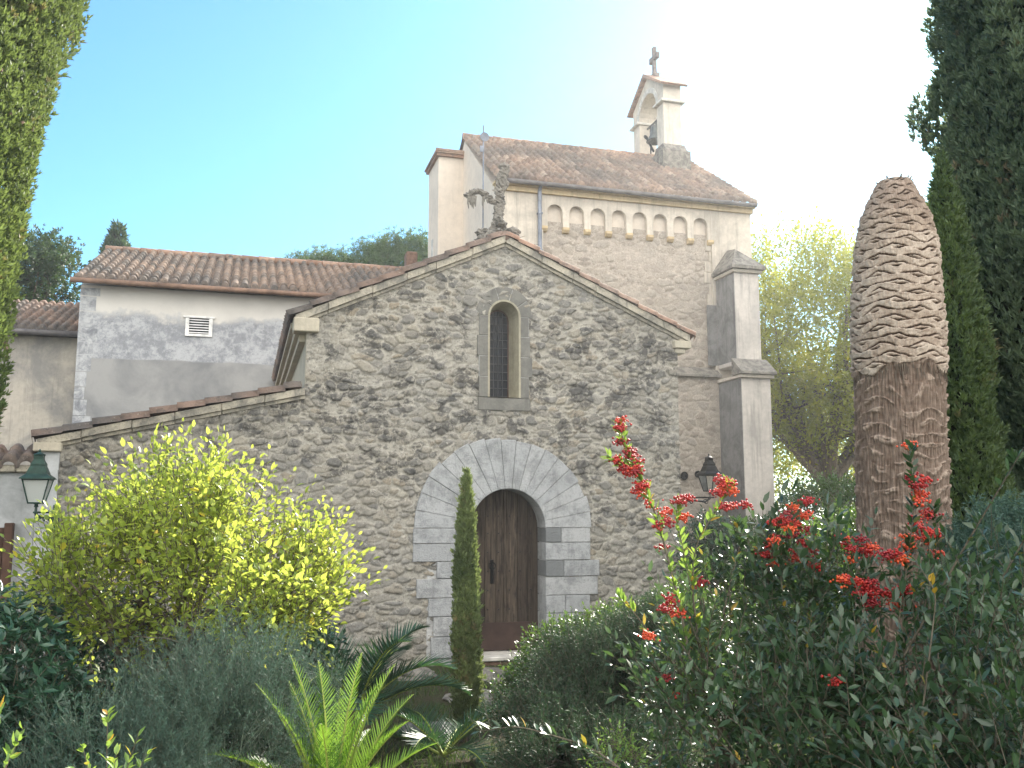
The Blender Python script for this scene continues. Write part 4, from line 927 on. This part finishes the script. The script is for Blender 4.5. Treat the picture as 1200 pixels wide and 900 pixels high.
# ---- broadleaf trees
def tree(name, label, cat, base, fork, ells, nl, lsz, mat, seed, bmat, trunk_r, nlimb=9, per=6, gap=.42, twl=.5, leaf=LEAF_FAR, asp=.5, group=None, lean=(0, 0), up=.4, gs=.8, lo=.3, wood=False):
    t_ = thing(name, label, cat, base, group); mb = MB(); rr = random.Random(seed)
    b = Vector(base); f = Vector((base[0]+lean[0], base[1]+lean[1], base[2]+fork))
    mb.tube([b-Vector((0, 0, .2)), b.lerp(f, .5)+Vector((.05, 0, 0)), f], [trunk_r*1.25, trunk_r, trunk_r*.9], 10)
    for i in range(nlimb):
        e = ells[i % len(ells)]; a = rr.uniform(0, 6.28); c = rr.uniform(-.1, .9); k = rr.uniform(.55, .95); s_ = math.sqrt(max(0, 1-c*c))
        tg = Vector((e[0]+e[3]*k*math.cos(a)*s_, e[1]+e[4]*k*math.sin(a)*s_, e[2]+e[5]*k*c))
        pts = []
        for q in range(8):
            g = q/7; p = f.lerp(tg, g); hor = g**1.25; p.x = f.x+(tg.x-f.x)*g; p.z = f.z + (tg.z-f.z)*(g**1.15)
            p += Vector((rr.uniform(-1, 1), rr.uniform(-1, 1), rr.uniform(-.5, .5)))*(.05*(tg-f).length*g*.8); pts.append(p)
        r0 = trunk_r*rr.uniform(.4, .65); mb.tube(pts, [r0*(1-.85*q/7) for q in range(8)], 7)
        for _ in range(6):
            j = rr.randint(2, 6); p0 = pts[j]; dd = Vector((rr.uniform(-1, 1), rr.uniform(-1, 1), rr.uniform(-.1, 1))).normalized(); L_ = rr.uniform(.25, .5)*(tg-f).length*.8
            p1 = p0+dd*L_*.5+Vector((0, 0, .05)); p2 = p0+dd*L_+Vector((rr.uniform(-.1, .1), 0, L_*.3)); r1 = r0*(1-.85*j/7)*.6
            mb.tube([p0, p1, p2], [r1, r1*.6, r1*.15], 5)
            for _2 in range(2):
                d3 = Vector((rr.uniform(-1, 1), rr.uniform(-1, 1), rr.uniform(-.1, 1))).normalized()*L_*.5; mb.tube([p1, p1+d3*.6, p1+d3], [r1*.45, r1*.25, r1*.08], 4)
    mb.build('trunk', bmat, t_, smooth=True)
    L = Leaves(); W = Leaves() if wood else None; leafy(L, W, ells, nl//per, twl, per, leaf, lsz, asp, seed, up=up, gap=gap, gapscale=gs, lo=lo)
    L.build('crown', mat, t_)
    if wood: W.build('twigs', M['twig'], t_)
    return t_
tree('autumn_tree', 'yellow-green autumn tree with forking limbs between church and palm stump', 'tree', (17.4, 24.6, 0), 2.9,
     [(16.2, 24.6, 7.4, 2.6, 2.4, 3.4), (17.6, 25.2, 7.0, 2.4, 2.4, 3.6), (14.9, 25.2, 5.6, 1.9, 1.9, 2.0), (18.9, 24, 5.6, 1.8, 1.8, 2.4)], 76000, .13, M['yellow'], 11, M['bark'], .30, 14, lean=(-.5, 0), gap=.36, twl=.6)
for i, (x, y, s) in enumerate([(19.5, 35, 1.0), (23.5, 33, 1.1), (27.5, 36, 1.2)]):
    tree('background_tree', ['yellow tree far behind, low between buttress and palm stump', 'yellow tree far behind the palm stump', 'yellow tree far off behind the cypresses'][i], 'tree', (x, y, 0), 1.2,
         [(x, y, 3.6*s, 2.8*s, 2.4*s, 2.6*s), (x+1.2, y, 5.2*s, 2*s, 2*s, 2*s)], 9000, .18, M['yellow'], 20+i, M['bark'], .25, 7, group='yellow trees far behind', gap=.36, twl=.7)
tree('pine_tree', 'rounded pine crown showing over the annexe roof, nearest the church', 'pine', (6.3, 38, 0), 9, [(6.2, 38, 12.0, 1.5, 1.5, 1.5), (4.7, 38, 11.8, 1.0, 1.2, 1.1)], 12000, .22, M['pine'], 31, M['bark'], .25, 8, per=5, leaf=NEEDLE, asp=1, gap=.38, gs=1.2, group='pines behind the annexe')
tree('pine_tree', 'flatter pine crown showing over the annexe roof, left of the rounded one', 'pine', (2.9, 39, 0), 9, [(2.9, 39, 11.7, 1.5, 1.3, 1.0)], 7000, .22, M['pine'], 32, M['bark'], .22, 6, per=5, leaf=NEEDLE, asp=1, gap=.38, gs=1.2, group='pines behind the annexe')
tree('dark_tree', 'dark ragged tree between left cypress and annexe roof', 'tree', (-5.9, 27.5, 0), 6, [(-5.9, 27.5, 8.2, 1.2, 1.0, 1.6), (-5.2, 27.4, 8.0, .7, .7, .8)], 7000, .13, M['cyp_dark'], 33, M['bark'], .2, 7, leaf=SPRAY2, asp=1, per=5, gap=.45, gs=1.6)
tree('lemon_tree', 'glowing yellow-green lemon tree in front of the chapel wall', 'lemon tree', (-.55, 6.85, .25), .75,
     [(-.42, 6.9, 2.00, .46, .5, .46), (-.08, 6.9, 2.02, .28, .4, .38), (.14, 6.8, 1.76, .50, .5, .36), (-.80, 6.8, 1.68, .40, .5, .36), (-1.02, 6.7, 1.74, .20, .4, .24), (-.15, 6.5, 1.52, .72, .5, .32), (.38, 6.8, 1.58, .30, .4, .28)], 25000, .054, M['lemon'], 41, M['bark'], .055, 16, per=7, gap=.47, twl=.32, leaf=LEAF, asp=.60, up=.9, gs=3.4, lo=.35, wood=True)

# ---- trunk of the beheaded palm: leaf scars as real relief
def palm_stump():
    t_ = thing('palm_stump', 'thick headless palm trunk with scaly upper half', 'palm trunk', (5.72, 7.2, .1))
    H0, H1 = .0, 5.22; nt_, nz_ = 420, 900
    T, Z = np.meshgrid(np.linspace(0, 2*np.pi, nt_+1), np.linspace(H0, H1, nz_))
    R = .84*np.interp(Z, [0, .4, 2.0, 3.40, 3.46, 3.9, 4.55, 4.85, 5.02, 5.14, 5.22], [.62, .50, .465, .455, .468, .468, .425, .355, .28, .215, .17])
    R = R*(1+.05*(fbm(np.cos(T)*1.2+5, np.sin(T)*1.2+5, Z*.8, 2, 5)-.5))
    up_ = Z > 3.43 + .05*np.sin(T*3+1) + .03*np.sin(T*7)
    K = 7                                              # scars round the trunk
    def cells(pitch, K, s, jz):
        u = (T/(2*np.pi)*K) % K; v = Z/pitch + jz*(noise3(np.cos(T)*2+4, np.sin(T)*2+4, Z*2, s)-.5)
        row = np.floor(v); uu = u + .5*(row % 2) + .25*(_h(row, row*0, row*0, s)-.5); cu = np.floor(uu) % K
        return uu-np.floor(uu), v-row, row, cu
    a, b, row, cu = cells(.080, K, 3, .9)
    # overlapping diamonds: each scar has a curved upper lip running to a point at the sides
    lip = 1-np.abs(a-.5)*2
    edge = b - .58*lip + .35*(fbm(T*5, Z*9, 0, 3, 8)-.5)
    fr = edge - np.floor(edge)
    rid = _h(cu, row+np.floor(edge), row*0, 9)
    gap_ = sstep(.70, .84, fr + .10*(fbm(T*20, Z*40, 0, 2, 12)-.5)) 
    h_up = .026*fr*(1-gap_) - .020*gap_ + .012*rid + .020*(fbm(T*30, Z*26, 0, 4, 2)-.5)
    a2, b2, row2, cu2 = cells(.115, 6, 13, 2.6)
    e2 = b2 - .28*np.sin(a2*np.pi) + .25*(fbm(T*7, Z*10, 0, 3, 15)-.5); f2 = e2-np.floor(e2)
    scar = sstep(.55, .85, f2+.35*(fbm(T*38, Z*14, 0, 2, 41)-.5))*(1-sstep(.93, 1.0, f2))*sstep(.36, .62, fbm(T*5.5, Z*9, 0, 3, 33))
    fibre = fbm(T*55, Z*9, 0, 3, 17)
    h_lo = .020*scar*(.5+fibre*.8) + .034*(fibre-.5) + .03*(fbm(T*6, Z*9, 0, 3, 19)-.5)
    h = np.where(up_, h_up, h_lo-.006)
    rr_ = np.maximum(R + h*np.clip(R/.3, .35, 1), .01)
    tn = fbm(T*14, Z*22, 0, 4, 51)
    tone = np.where(up_, (1-gap_)*(.62+.30*rid+.5*(tn-.4)) * (1-.45*sstep(4.45, 5.0, Z)), .20+.26*scar+.45*(fibre-.5)+.25*(tn-.5))
    X0 = 5.66 + .02*Z; V = np.stack([X0+np.cos(T)*rr_, 7.26-.02*Z+np.sin(T)*rr_, Z+.0], -1).reshape(-1, 3)
    i = np.arange(nz_-1)[:, None]*(nt_+1)+np.arange(nt_)[None]; F = np.stack([i, i+1, i+nt_+2, i+nt_+1], -1).reshape(-1, 4)
    n = NT('palm_trunk'); P = n.pos(); t = n.attr('tone')
    c = n.ramp(t, [(0, (.055,.040,.030)), (.3, (.20,.155,.125)), (.6, (.36,.295,.24)), (1, (.48,.41,.345))])
    c = n.mix(n.ramp(n.noise(n.pos((3, 3, 9)), 5, 6, .75), [(.48, 0), (.68, .65)]), c, (.12,.075,.055))
    n.bump(n.noise(n.pos((4, 4, 1)), 26, 5, .7), .7, .012); m_ = n.done(c, .95, 0, .1)
    raw_mesh('trunk', V, F, m_, t_, pt={'tone': tone}, smooth=True)
    mb = MB(); rr = random.Random(3)
    for i in range(60):
        a = rr.uniform(0, 6.28); q = rr.uniform(.02, .14); z = 5.12+rr.uniform(-.05, .08); p = Vector((5.76+q*.84*math.cos(a), 7.16+q*.84*math.sin(a), z))
        mb.tube([p, p+Vector((math.cos(a)*.05, math.sin(a)*.05, rr.uniform(.02, .09)))], [.02, .006], 4)
    for i in range(110):
        a = rr.uniform(0, 6.28); z = rr.uniform(3.36, 3.46); q = .385; p = Vector((5.73+q*math.cos(a), 7.19+q*math.sin(a), z))
        mb.tube([p, p+Vector((math.cos(a)*.015, math.sin(a)*.015, -rr.uniform(.04, .13)))], [.008, .002], 3)
    mb.build('fibres', M['bark'], t_); return t_
palm_stump()

# ---- palms with pinnate fronds
def frond_mesh(base, az_, el_, L, bend, nl, ll, lw, mat, parent, seed, start=.15, vee=.5, name='frond'):
    rr = random.Random(seed); az_, el_ = math.radians(az_), math.radians(el_)
    hd = Vector((math.sin(az_), math.cos(az_), 0)); pts = []
    for i in range(16):
        f = i/15; e = el_ - bend*f*f; 
        if i == 0: p = Vector(base)
        else: p = pts[-1] + (hd*math.cos(e)+Vector((0, 0, math.sin(e))))*(L/15)
        pts.append(p)
    mb = MB(); mb.tube(pts, [.014*(1-.85*i/15)*(L/.9)**.5 for i in range(16)], 5)
    V, F = np.array(mb.v), [f for f in mb.f if len(f) == 4]
    Lf = Leaves(); Lf.add(V, np.array(F), np.full(len(F), .5), 1)
    pos, dd, uu, ss = [], [], [], []
    for k in range(nl):
        f = start + (1-start)*k/(nl-1); q = f*15; i = min(14, int(q)); p = pts[i].lerp(pts[i+1], q-i); tg = (pts[i+1]-pts[i]).normalized()
        side = tg.cross(Vector((0, 0, 1))).normalized(); upn = side.cross(tg).normalized()
        sl_ = ll*(math.sin(math.pi*min(1, .18+.82*f**.8))**.6)*(1 if f < .9 else .75)
        for s in (-1, 1):
            fw = .75+.55*f; d_ = (side*s + tg*fw + upn*vee + Vector((rr.uniform(-.1, .1), rr.uniform(-.1, .1), rr.uniform(-.12, .1)))).normalized()
            pos.append(p); dd.append(d_); uu.append(upn + side*s*(-.6)); ss.append(sl_*rr.uniform(.85, 1.1))
    N = len(pos); Lf.add(*scatter(*BLADE, np.array([p[:] for p in pos]), np.array([p[:] for p in dd]), np.array([p[:] for p in uu]), lw, np.array(ss), np.random.default_rng(seed).random(N)))
    return Lf.build(name, [mat, M['rachis']], parent)
yp = thing('young_palm', 'young palm with bright backlit feathery fronds at bottom centre', 'palm', (.50, 5.15, .42))
for k, (a_, e_, L_, b_) in enumerate([(-72, 52, .95, .9), (-60, 70, 1.05, .5), (-50, 80, 1.12, .35), (70, 77, 1.08, .45), (60, 64, 1.0, .6), (80, 52, .85, .7), (10, 72, .95, .6), (-90, 38, .85, .5), (200, 80, .8, .5), (-20, 84, 1.05, .35), (110, 70, .85, .6), (40, 82, 1.1, .35), (-110, 60, .8, .7), (150, 66, .7, .8), (-35, 74, 1.0, .5), (95, 82, .95, .4), (-80, 76, .9, .5), (30, 60, .8, .8)]):
    frond_mesh((.50, 5.15, .46), a_, e_, L_*.88, b_, 44, .15, .009, M['frond'], yp, 100+k)
mb = MB(); mb.tube([(.50, 5.15, .3), (.50, 5.15, .56)], [.07, .05], 9); mb.build('stem', M['bark'], yp)
dp = thing('dark_palm', 'dark green palm half hidden behind the young palm, near the chapel wall', 'palm', (1.0, 8.2, .2))
for k in range(13):
    frond_mesh((1.0, 8.3, .45), k*29+8, 30+18*(k % 3), 1.05, 1.1, 34, .36, .018, M['frond_dark'], dp, 200+k, vee=.3)
mb = MB(); mb.tube([(1.0, 8.3, .0), (1.0, 8.3, .55)], [.12, .09], 9); mb.build('stem', M['bark'], dp)
dp = thing('dark_palm', 'shaded low palm frond clump at the foot of the slim cypress', 'palm', (1.6, 7.6, .2))
for k in range(8):
    frond_mesh((1.62, 7.7, .22), k*45+30, 25+14*(k % 3), .75, 1.0, 26, .28, .015, M['frond_dark'], dp, 300+k, vee=.3)

# ---- shrubs
def shrub(name, label, cat, base, ells, ntw, twl, per, leaf, lsz, asp, mat, seed, group=None, nst=12, r0=.012, **kw):
    t_ = thing(name, label, cat, base, group); L = Leaves(); W = Leaves()
    leafy(L, W, ells, ntw, twl, per, leaf, lsz, asp, seed, **kw)
    L.build('foliage', mat, t_)
    mb = MB(); stems(mb, base, ells, nst, r0, seed)
    W.add(np.array(mb.v), np.array([f for f in mb.f if len(f) == 4]), np.zeros(sum(len(f) == 4 for f in mb.f)))
    W.build('stems', M['green_twig'] if mat == M['rosemary'] else M['twig'], t_); return t_
shrub('grey_shrub', 'feathery grey-green shrub in front of the lemon tree', 'shrub', (-.1, 5.3, .4), [(-.05, 5.45, 1.02, .62, .5, .46), (-.55, 5.25, .85, .5, .45, .36), (.10, 5.6, .85, .32, .3, .34), (-.4, 4.8, .62, .60, .4, .30)], 5200, .20, 8, WISP, .030, 1.0, M['rosemary'], 51, up=.9, gap=.42, gapscale=3, nst=110, r0=.006, lo=.10, ang=.5, tw=.0016)
shrub('leathery_shrub', 'dark leathery leaved shrub at the lower left edge', 'shrub', (-1.5, 5.6, .4), [(-1.35, 5.7, 1.18, .50, .5, .42), (-1.05, 5.6, .85, .35, .4, .32), (-1.7, 5.5, .9, .5, .5, .5)], 900, .12, 12, LEAF, .075, .32, M['pitto'], 52, up=.8, nst=24, whorl=True, lo=.3)
shrub('box_bush', 'leafy box bush with sunlit tips right of the chapel door', 'shrub', (2.85, 8.0, .15), [(2.75, 8.0, .72, .42, .4, .46), (3.1, 7.9, .80, .42, .4, .48), (2.45, 7.8, .55, .35, .4, .36)], 3800, .12, 8, LEAF, .032, .6, M['box'], 53, up=.8, nst=20, lo=.3, gap=.22, gapscale=3)
shrub('box_bush', 'taller dark bush between box bush and chapel corner', 'shrub', (4.2, 9.2, .1), [(3.9, 9.3, .65, .5, .5, .55), (4.5, 9.2, .75, .6, .5, .62)], 3600, .13, 8, LEAF, .035, .5, M['box'], 54, up=.8, nst=20, lo=.3, gap=.22, gapscale=3)
shrub('juniper_bush', 'dark feathery juniper mound below the box bush', 'shrub', (2.3, 6.5, .4), [(2.5, 6.6, .86, .46, .5, .42), (1.95, 6.2, .66, .40, .4, .28), (2.15, 5.6, .62, .6, .45, .25), (3.0, 6.6, 1.0, .45, .5, .45)], 7500, .15, 8, NEEDLE, .034, 1, M['juniper'], 55, up=.8, nst=40, lo=.15, ang=.6, gap=.46, gapscale=3.5)
shrub('laurel_bush', 'dark bush added behind the lemon tree in place of deep shade', 'shrub', (-1.0, 8.4, .1), [(-1.3, 8.5, .8, .9, .5, .75), (.1, 8.6, .7, .8, .5, .65)], 4200, .17, 8, LEAF_FAR, .06, .45, M['pitto'], 62, up=.7, nst=14, lo=.4)  # added bush, stands for the dense darkness below the lemon crown
shrub('creeper_shrub', 'dark shrub climbing at the right corner of the chapel', 'shrub', (6.9, 12.8, 0), [(6.75, 12.9, 1.35, .42, .4, .75), (7.2, 12.8, .9, .6, .4, .9)], 2600, .15, 8, LEAF, .05, .6, M['pitto'], 56, up=.6, nst=14, lo=.3)
shrub('laurel_bush', 'dense green bush at the foot of the buttress', 'shrub', (9.2, 14.8, 0), [(8.9, 15, .8, 1.3, .9, 1.2), (10.6, 14.6, .9, 1.4, 1, 1.3)], 5200, .2, 8, LEAF_FAR, .07, .45, M['box'], 57, up=.7, nst=14, lo=.5)
shrub('laurel_bush', 'dark bushes behind the red berried shrub, left of palm stump', 'shrub', (7.0, 10.0, 0), [(6.6, 10, .9, 1.0, .8, 1.05), (7.6, 10.4, 1.0, 1.1, .9, 1.15), (5.6, 9.4, .6, .8, .7, .8)], 7000, .17, 8, LEAF_FAR, .06, .45, M['box'], 58, up=.7, nst=14, lo=.5)
shrub('laurel_bush', 'dark bush under the autumn tree', 'shrub', (14, 19, 0), [(13.2, 19, 1.4, 1.8, 1, 1.5), (15.8, 19, 1.4, 2.0, 1, 1.5)], 5000, .25, 8, LEAF_FAR, .10, .45, M['box'], 59, up=.7, nst=14, lo=.6)
shrub('rosemary_bush', 'dense needle leaved bush right of palm stump', 'shrub', (6.1, 6.0, .3), [(6.0, 6.2, 1.35, .7, .6, .8), (5.6, 5.4, 1.2, .8, .5, .8)], 4600, .2, 10, NEEDLE, .05, 1, M['rosemary'], 60, up=1.0, nst=30, lo=.4, ang=.5)

# ---- cotoneasters with red berries
bm = bmesh.new(); bmesh.ops.create_icosphere(bm, subdivisions=2, radius=1); bm.verts.index_update()
ICO = ([v.co[:] for v in bm.verts], [[v.index for v in f.verts] for f in bm.faces]); bm.free()
def berries(centres, seed, r=.0048, n=58, spread=.023):
    g = np.random.default_rng(seed); L = Leaves()
    for c in centres:
        k = int(n*g.uniform(.5, 1.2)); p = np.array(c) + g.normal(size=(k, 3))*spread*np.array([1, 1, .6])*.7
        s = r*(.8+.5*g.random(k)); L.add(*scatter(*ICO, p, np.tile([0, 1., 0], (k, 1)), np.tile([0, 0, 1.], (k, 1)), s, s, np.repeat(np.clip(g.random()+.3*(g.random(k)-.5), 0, 1), 1)))
    return L
def branch(W, L, pts, r0, lsz, seed, mat_i=0, dens=110, side=True, tint=(0, 1), asp=.42):
    """a bowed shoot through the given points with leaves set alternately along it"""
    g = np.random.default_rng(seed); P_ = np.array(pts, float); n_ = 24
    tt = np.linspace(0, len(P_)-1, n_); C_ = np.stack([np.interp(tt, range(len(P_)), P_[:, k]) for k in range(3)], 1)
    for _ in range(3): C_[1:-1] = (C_[:-2]+C_[1:-1]*2+C_[2:])/4
    mb = MB(); mb.tube(C_.tolist(), [r0*(1-.75*i/(n_-1)) for i in range(n_)], 6); F_ = np.array([f for f in mb.f if len(f) == 4]); W.add(np.array(mb.v), F_, np.zeros(len(F_)))
    ln_ = np.linalg.norm(np.diff(C_, axis=0), axis=1).sum(); N = int(ln_*dens); q = np.sort(g.random(N))*(n_-1.001); i = q.astype(int)
    pos = C_[i] + (C_[i+1]-C_[i])*(q-i)[:, None]; tg = unit(C_[i+1]-C_[i])
    a = unit(np.cross(tg, [0, 0, 1.])+1e-6); b = np.cross(a, tg); th = g.random(N)*6.28
    sd_ = a*np.cos(th)[:, None]+b*np.sin(th)[:, None]
    L.add(*scatter(*LEAF, pos+sd_*r0*.6, unit(sd_+tg*.9+np.array([0, 0, .25])), unit(np.array([0, 0, 1.])+g.normal(size=(N, 3))*.35), lsz*asp*(.7+.5*g.random(N)), lsz*(.6+.6*g.random(N)), tint[0]+(tint[1]-tint[0])*g.random(N)), mat_i)
    return C_
def cotoneaster(label, base, ells, ntw, seed, shoots, clusters, extra_cl=0, gap=.2, group='cotoneasters with red berries'):
    t_ = thing('cotoneaster', label, 'berry shrub', base, group); L = Leaves(); W = Leaves(); cl = list(clusters)
    leafy(L, W, ells, int(ntw*.85), .25, 9, LEAF, .058, .42, seed, up=.75, lo=.25, gap=.47, gapscale=4.5, tw=.0025, ang=.75)
    gg = np.random.default_rng(seed+900); pp, oo = ellip_points(ells, 46, .75, seed+9)
    for j in range(len(pp)):
        d_ = unit(oo[j]*.8+np.array([0, 0, .9])+gg.normal(size=3)*.3); l_ = .16+.22*gg.random(); branch(W, L, [pp[j]-d_*.1, pp[j]+d_*l_*.5, pp[j]+d_*l_+np.array([.02, -.02, -.03])], .0035, .045, seed*100+j, 0, 95, tint=(.25, 1))
    for k, (pts, lit, r0, dens) in enumerate(shoots):
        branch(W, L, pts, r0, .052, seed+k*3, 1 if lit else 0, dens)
    mb = MB(); stems(mb, base, ells, 26, .014, seed); F_ = np.array([f for f in mb.f if len(f) == 4]); W.add(np.array(mb.v), F_, np.zeros(len(F_)))
    L.build('foliage', [M['coton'], M['coton_lit']], t_); W.build('stems', M['twig'], t_)
    for q_, c_ in enumerate(cl): berries([c_], seed*50+q_).build('berry_cluster', M['berry'], t_, smooth=True)
    return t_
def along(pts, n, seed, jit=.035, f0=.35):
    g = np.random.default_rng(seed); P_ = np.array(pts, float); out = []
    for q in f0 + (1-f0)*g.random(n): x = q*(len(P_)-1); i = min(int(x), len(P_)-2); out.append(P_[i]+(P_[i+1]-P_[i])*(x-i)+g.normal(size=3)*jit)
    return out
sA = [(1.95, 3.85, 1.25), (1.86, 3.79, 1.62), (1.81, 3.79, 1.85), (1.76, 3.81, 2.08), (1.70, 3.84, 2.28), (1.64, 3.87, 2.40), (1.60, 3.88, 2.54)]
sA2 = [(1.70, 3.84, 2.28), (1.62, 3.87, 2.36), (1.55, 3.90, 2.40)]
sB = [(2.0, 3.9, 1.4), (1.92, 3.85, 1.80), (1.94, 3.84, 2.02), (2.05, 3.78, 2.20), (2.07, 3.77, 2.28)]
sC = [(1.88, 3.80, 1.9), (1.83, 3.80, 2.12), (1.84, 3.80, 2.20)]
sD = [(2.0, 3.9, 1.3), (1.80, 3.9, 1.55), (1.68, 3.95, 1.72), (1.62, 3.97, 1.78)]
clA = along(sA[3:], 17, 1, .03, .0) + along(sA2, 4, 2, .02) + along(sB, 9, 3, .035, .72) + along(sC, 5, 4, .03, .3) + [(1.80, 3.80, 1.78), (1.83, 3.8, 1.72), (1.78, 3.82, 1.74), (1.72, 3.86, 1.62), (1.78, 3.86, 1.44), (1.82, 3.86, 1.37), (1.99, 3.9, 1.84)]
g_ = np.random.default_rng(9)
clA += [(2.45+g_.normal()*.12, 3.85+g_.normal()*.05, 2.04+g_.normal()*.07) for _ in range(26)] + [(2.86+g_.normal()*.07, 3.5, 2.02+g_.normal()*.04) for _ in range(7)] + [(2.62+g_.normal()*.12, 3.55, 1.80+g_.normal()*.03) for _ in range(16)] + [(2.72+g_.normal()*.06, 3.75, 1.98+g_.normal()*.04) for _ in range(8)] + [(2.25, 3.3, 1.50)]
cotoneaster('big cotoneaster whose berried shoot reaches up before the chapel corner', (2.15, 3.95, .55),
    [(2.25, 3.95, 1.35, .45, .35, .55), (2.55, 3.9, 1.60, .40, .35, .42), (1.95, 3.85, 1.15, .28, .3, .38), (2.35, 3.4, 1.10, .55, .35, .45), (2.0, 3.9, 1.62, .16, .2, .28)], 1700, 61,
    [(sA, True, .0075, 130), (sA2, True, .004, 150), (sB, True, .005, 130), (sC, True, .004, 130), (sD, True, .005, 90),
     ([(1.7, 3.1, .9), (1.25, 3.25, 1.32), (1.0, 3.42, 1.38), (.86, 3.5, 1.35)], False, .0045, 45), ([(1.75, 3.0, .8), (1.4, 3.1, 1.22), (1.15, 3.3, 1.34)], False, .004, 60),
     ([(2.3, 3.9, 1.8), (2.35, 3.9, 2.1), (2.42, 3.9, 2.2)], False, .004, 110), ([(2.1, 3.9, 1.7), (2.2, 3.9, 2.02), (2.18, 3.9, 2.12)], False, .004, 110)], clA)
sR = [(2.72, 3.5, 1.3), (2.68, 3.42, 1.8), (2.71, 3.36, 2.15), (2.70, 3.34, 2.44)]
sR2 = [(2.75, 3.4, 1.7), (2.78, 3.32, 2.0), (2.76, 3.30, 2.18)]
clB = along(sR, 6, 6, .03, .6) + along(sR2, 3, 7, .03, .4) + [(2.66+g_.normal()*.05, 3.4, 1.95+g_.normal()*.06) for _ in range(6)]
cotoneaster('cotoneaster with few berries filling the lower right corner', (2.75, 3.2, .55),
    [(2.75, 3.3, 1.30, .45, .45, .55), (3.05, 3.2, 1.55, .45, .4, .40), (2.55, 2.75, 1.05, .5, .35, .40), (2.95, 2.7, 1.2, .5, .4, .45)], 1700, 71,
    [(sR, False, .005, 120), (sR2, False, .004, 110), ([(2.5, 3.2, 1.6), (2.62, 3.0, 2.0), (2.62, 2.75, 2.28), (2.55, 2.55, 2.42)], False, .005, 55),
     ([(2.9, 3.1, 1.9), (2.95, 2.95, 2.15), (2.9, 2.8, 2.25)], False, .004, 70), ([(2.4, 3.0, 1.4), (2.5, 3.0, 1.85), (2.45, 3.05, 1.98)], False, .004, 70), ([(3.2, 3.2, 1.8), (3.1, 3.1, 2.2), (2.95, 3.0, 2.22)], False, .004, 70)], clB)

# ---- small sunlit sprigs close to the camera
def sprig(label, base, tips, seed):
    t_ = thing('leafy_sprig', label, 'young shrub', base, 'sunlit sprigs in the foreground'); L = Leaves(); W = Leaves()
    for k, tp in enumerate(tips):
        b = np.array(base); e = np.array(tp); branch(W, L, [b, b*.5+e*.5+np.array([0, 0, .02]), e], .003, .038, seed+k, 0, 95, asp=.45)
    L.build('foliage', M['coton_lit'], t_); W.build('stems', M['twig'], t_)
sprig('bright leafy sprig sticking up at the bottom, right of the left corner', (-.36, 3.2, 1.15), [(-.37, 3.18, 1.55), (-.43, 3.15, 1.46), (-.28, 3.2, 1.48), (-.46, 3.2, 1.40), (-.25, 3.22, 1.42), (-.33, 3.1, 1.45)], 81)
sprig('bright leafy sprig cut by the left edge at the bottom corner', (-.68, 3.0, 1.2), [(-.62, 2.94, 1.62), (-.58, 2.94, 1.50), (-.56, 2.98, 1.56), (-.72, 3.0, 1.58), (-.60, 3.0, 1.42)], 82)
shrub('bright_seedling', 'tiny bright green seedling at the bottom edge, centre right', 'young shrub', (1.42, 3.5, 1.0), [(1.42, 3.52, 1.20, .09, .08, .10)], 120, .06, 6, LEAF, .02, .5, M['coton_lit'], 83, nst=8, r0=.003, lo=.1)

# ---- stones and ground cover
def rock(label, c, r, seed, nm='stone_slab'):
    mb = MB(); lump(mb, c, r, seed, 4, .45, 1.3); o = mb.build(nm, M['crust'], None, smooth=False); o['label'] = label; o['category'] = 'stone'; o['group'] = 'flat stones before the chapel door'
rock('broad flat stone just below the door threshold', (3.2, 12.3, .02), (.55, .4, .07), 1)
rock('flat pale stone between slim cypress and door', (2.75, 10.9, .02), (.42, .35, .07), 2)
rock('small flat stone beside the foot of the slim cypress', (1.75, 9.2, .10), (.26, .2, .06), 3)
rock('low stone left of the door, nearest the chapel wall', (2.15, 12.6, .05), (.4, .3, .10), 4)
L = Leaves(); g = np.random.default_rng(91); N = 26000
p = np.stack([g.uniform(-2.5, 6.5, N), g.uniform(3.2, 13.2, N), np.zeros(N)], 1); k = fbm(p[:, 0]*1.2, p[:, 1]*1.2, 0, 3, 93) > .47; p = p[k]; N = len(p); p[:, 2] = ground_z(p[:, 0], p[:, 1])
d = unit(g.normal(size=(N, 3))*.5+np.array([0, 0, 1.])); L.add(*scatter(*BLADE, p, d, g.normal(size=(N, 3)), .007, .06+.11*g.random(N), g.random(N)))
o = L.build('ground_cover', M['weed'], None); o['kind'] = 'stuff'; o['label'] = 'low weeds and grass on the shaded garden ground'; o['category'] = 'weeds'

# ---- haze added to the air, standing in for lens glare
mb = MB(); mb.box(-950, 950, -350, 1260, -1.5, 17.5)
hz = mb.build('haze', None, None); hz.data.materials.clear()
hm = bpy.data.materials.new('glare_haze_air'); hm.use_nodes = True; t_ = hm.node_tree; t_.nodes.remove(t_.nodes['Principled BSDF'])
pv = t_.nodes.new('ShaderNodeVolumePrincipled'); pv.inputs['Color'].default_value = (.95, .97, 1, 1); pv.inputs['Density'].default_value = .0011; pv.inputs['Anisotropy'].default_value = .62
t_.links.new(pv.outputs[0], t_.nodes['Material Output'].inputs['Volume']); hz.data.materials.append(hm); hz['kind'] = 'stuff'; hz['label'] = 'thin haze added over the whole garden in place of lens glare'; hz['category'] = 'haze'
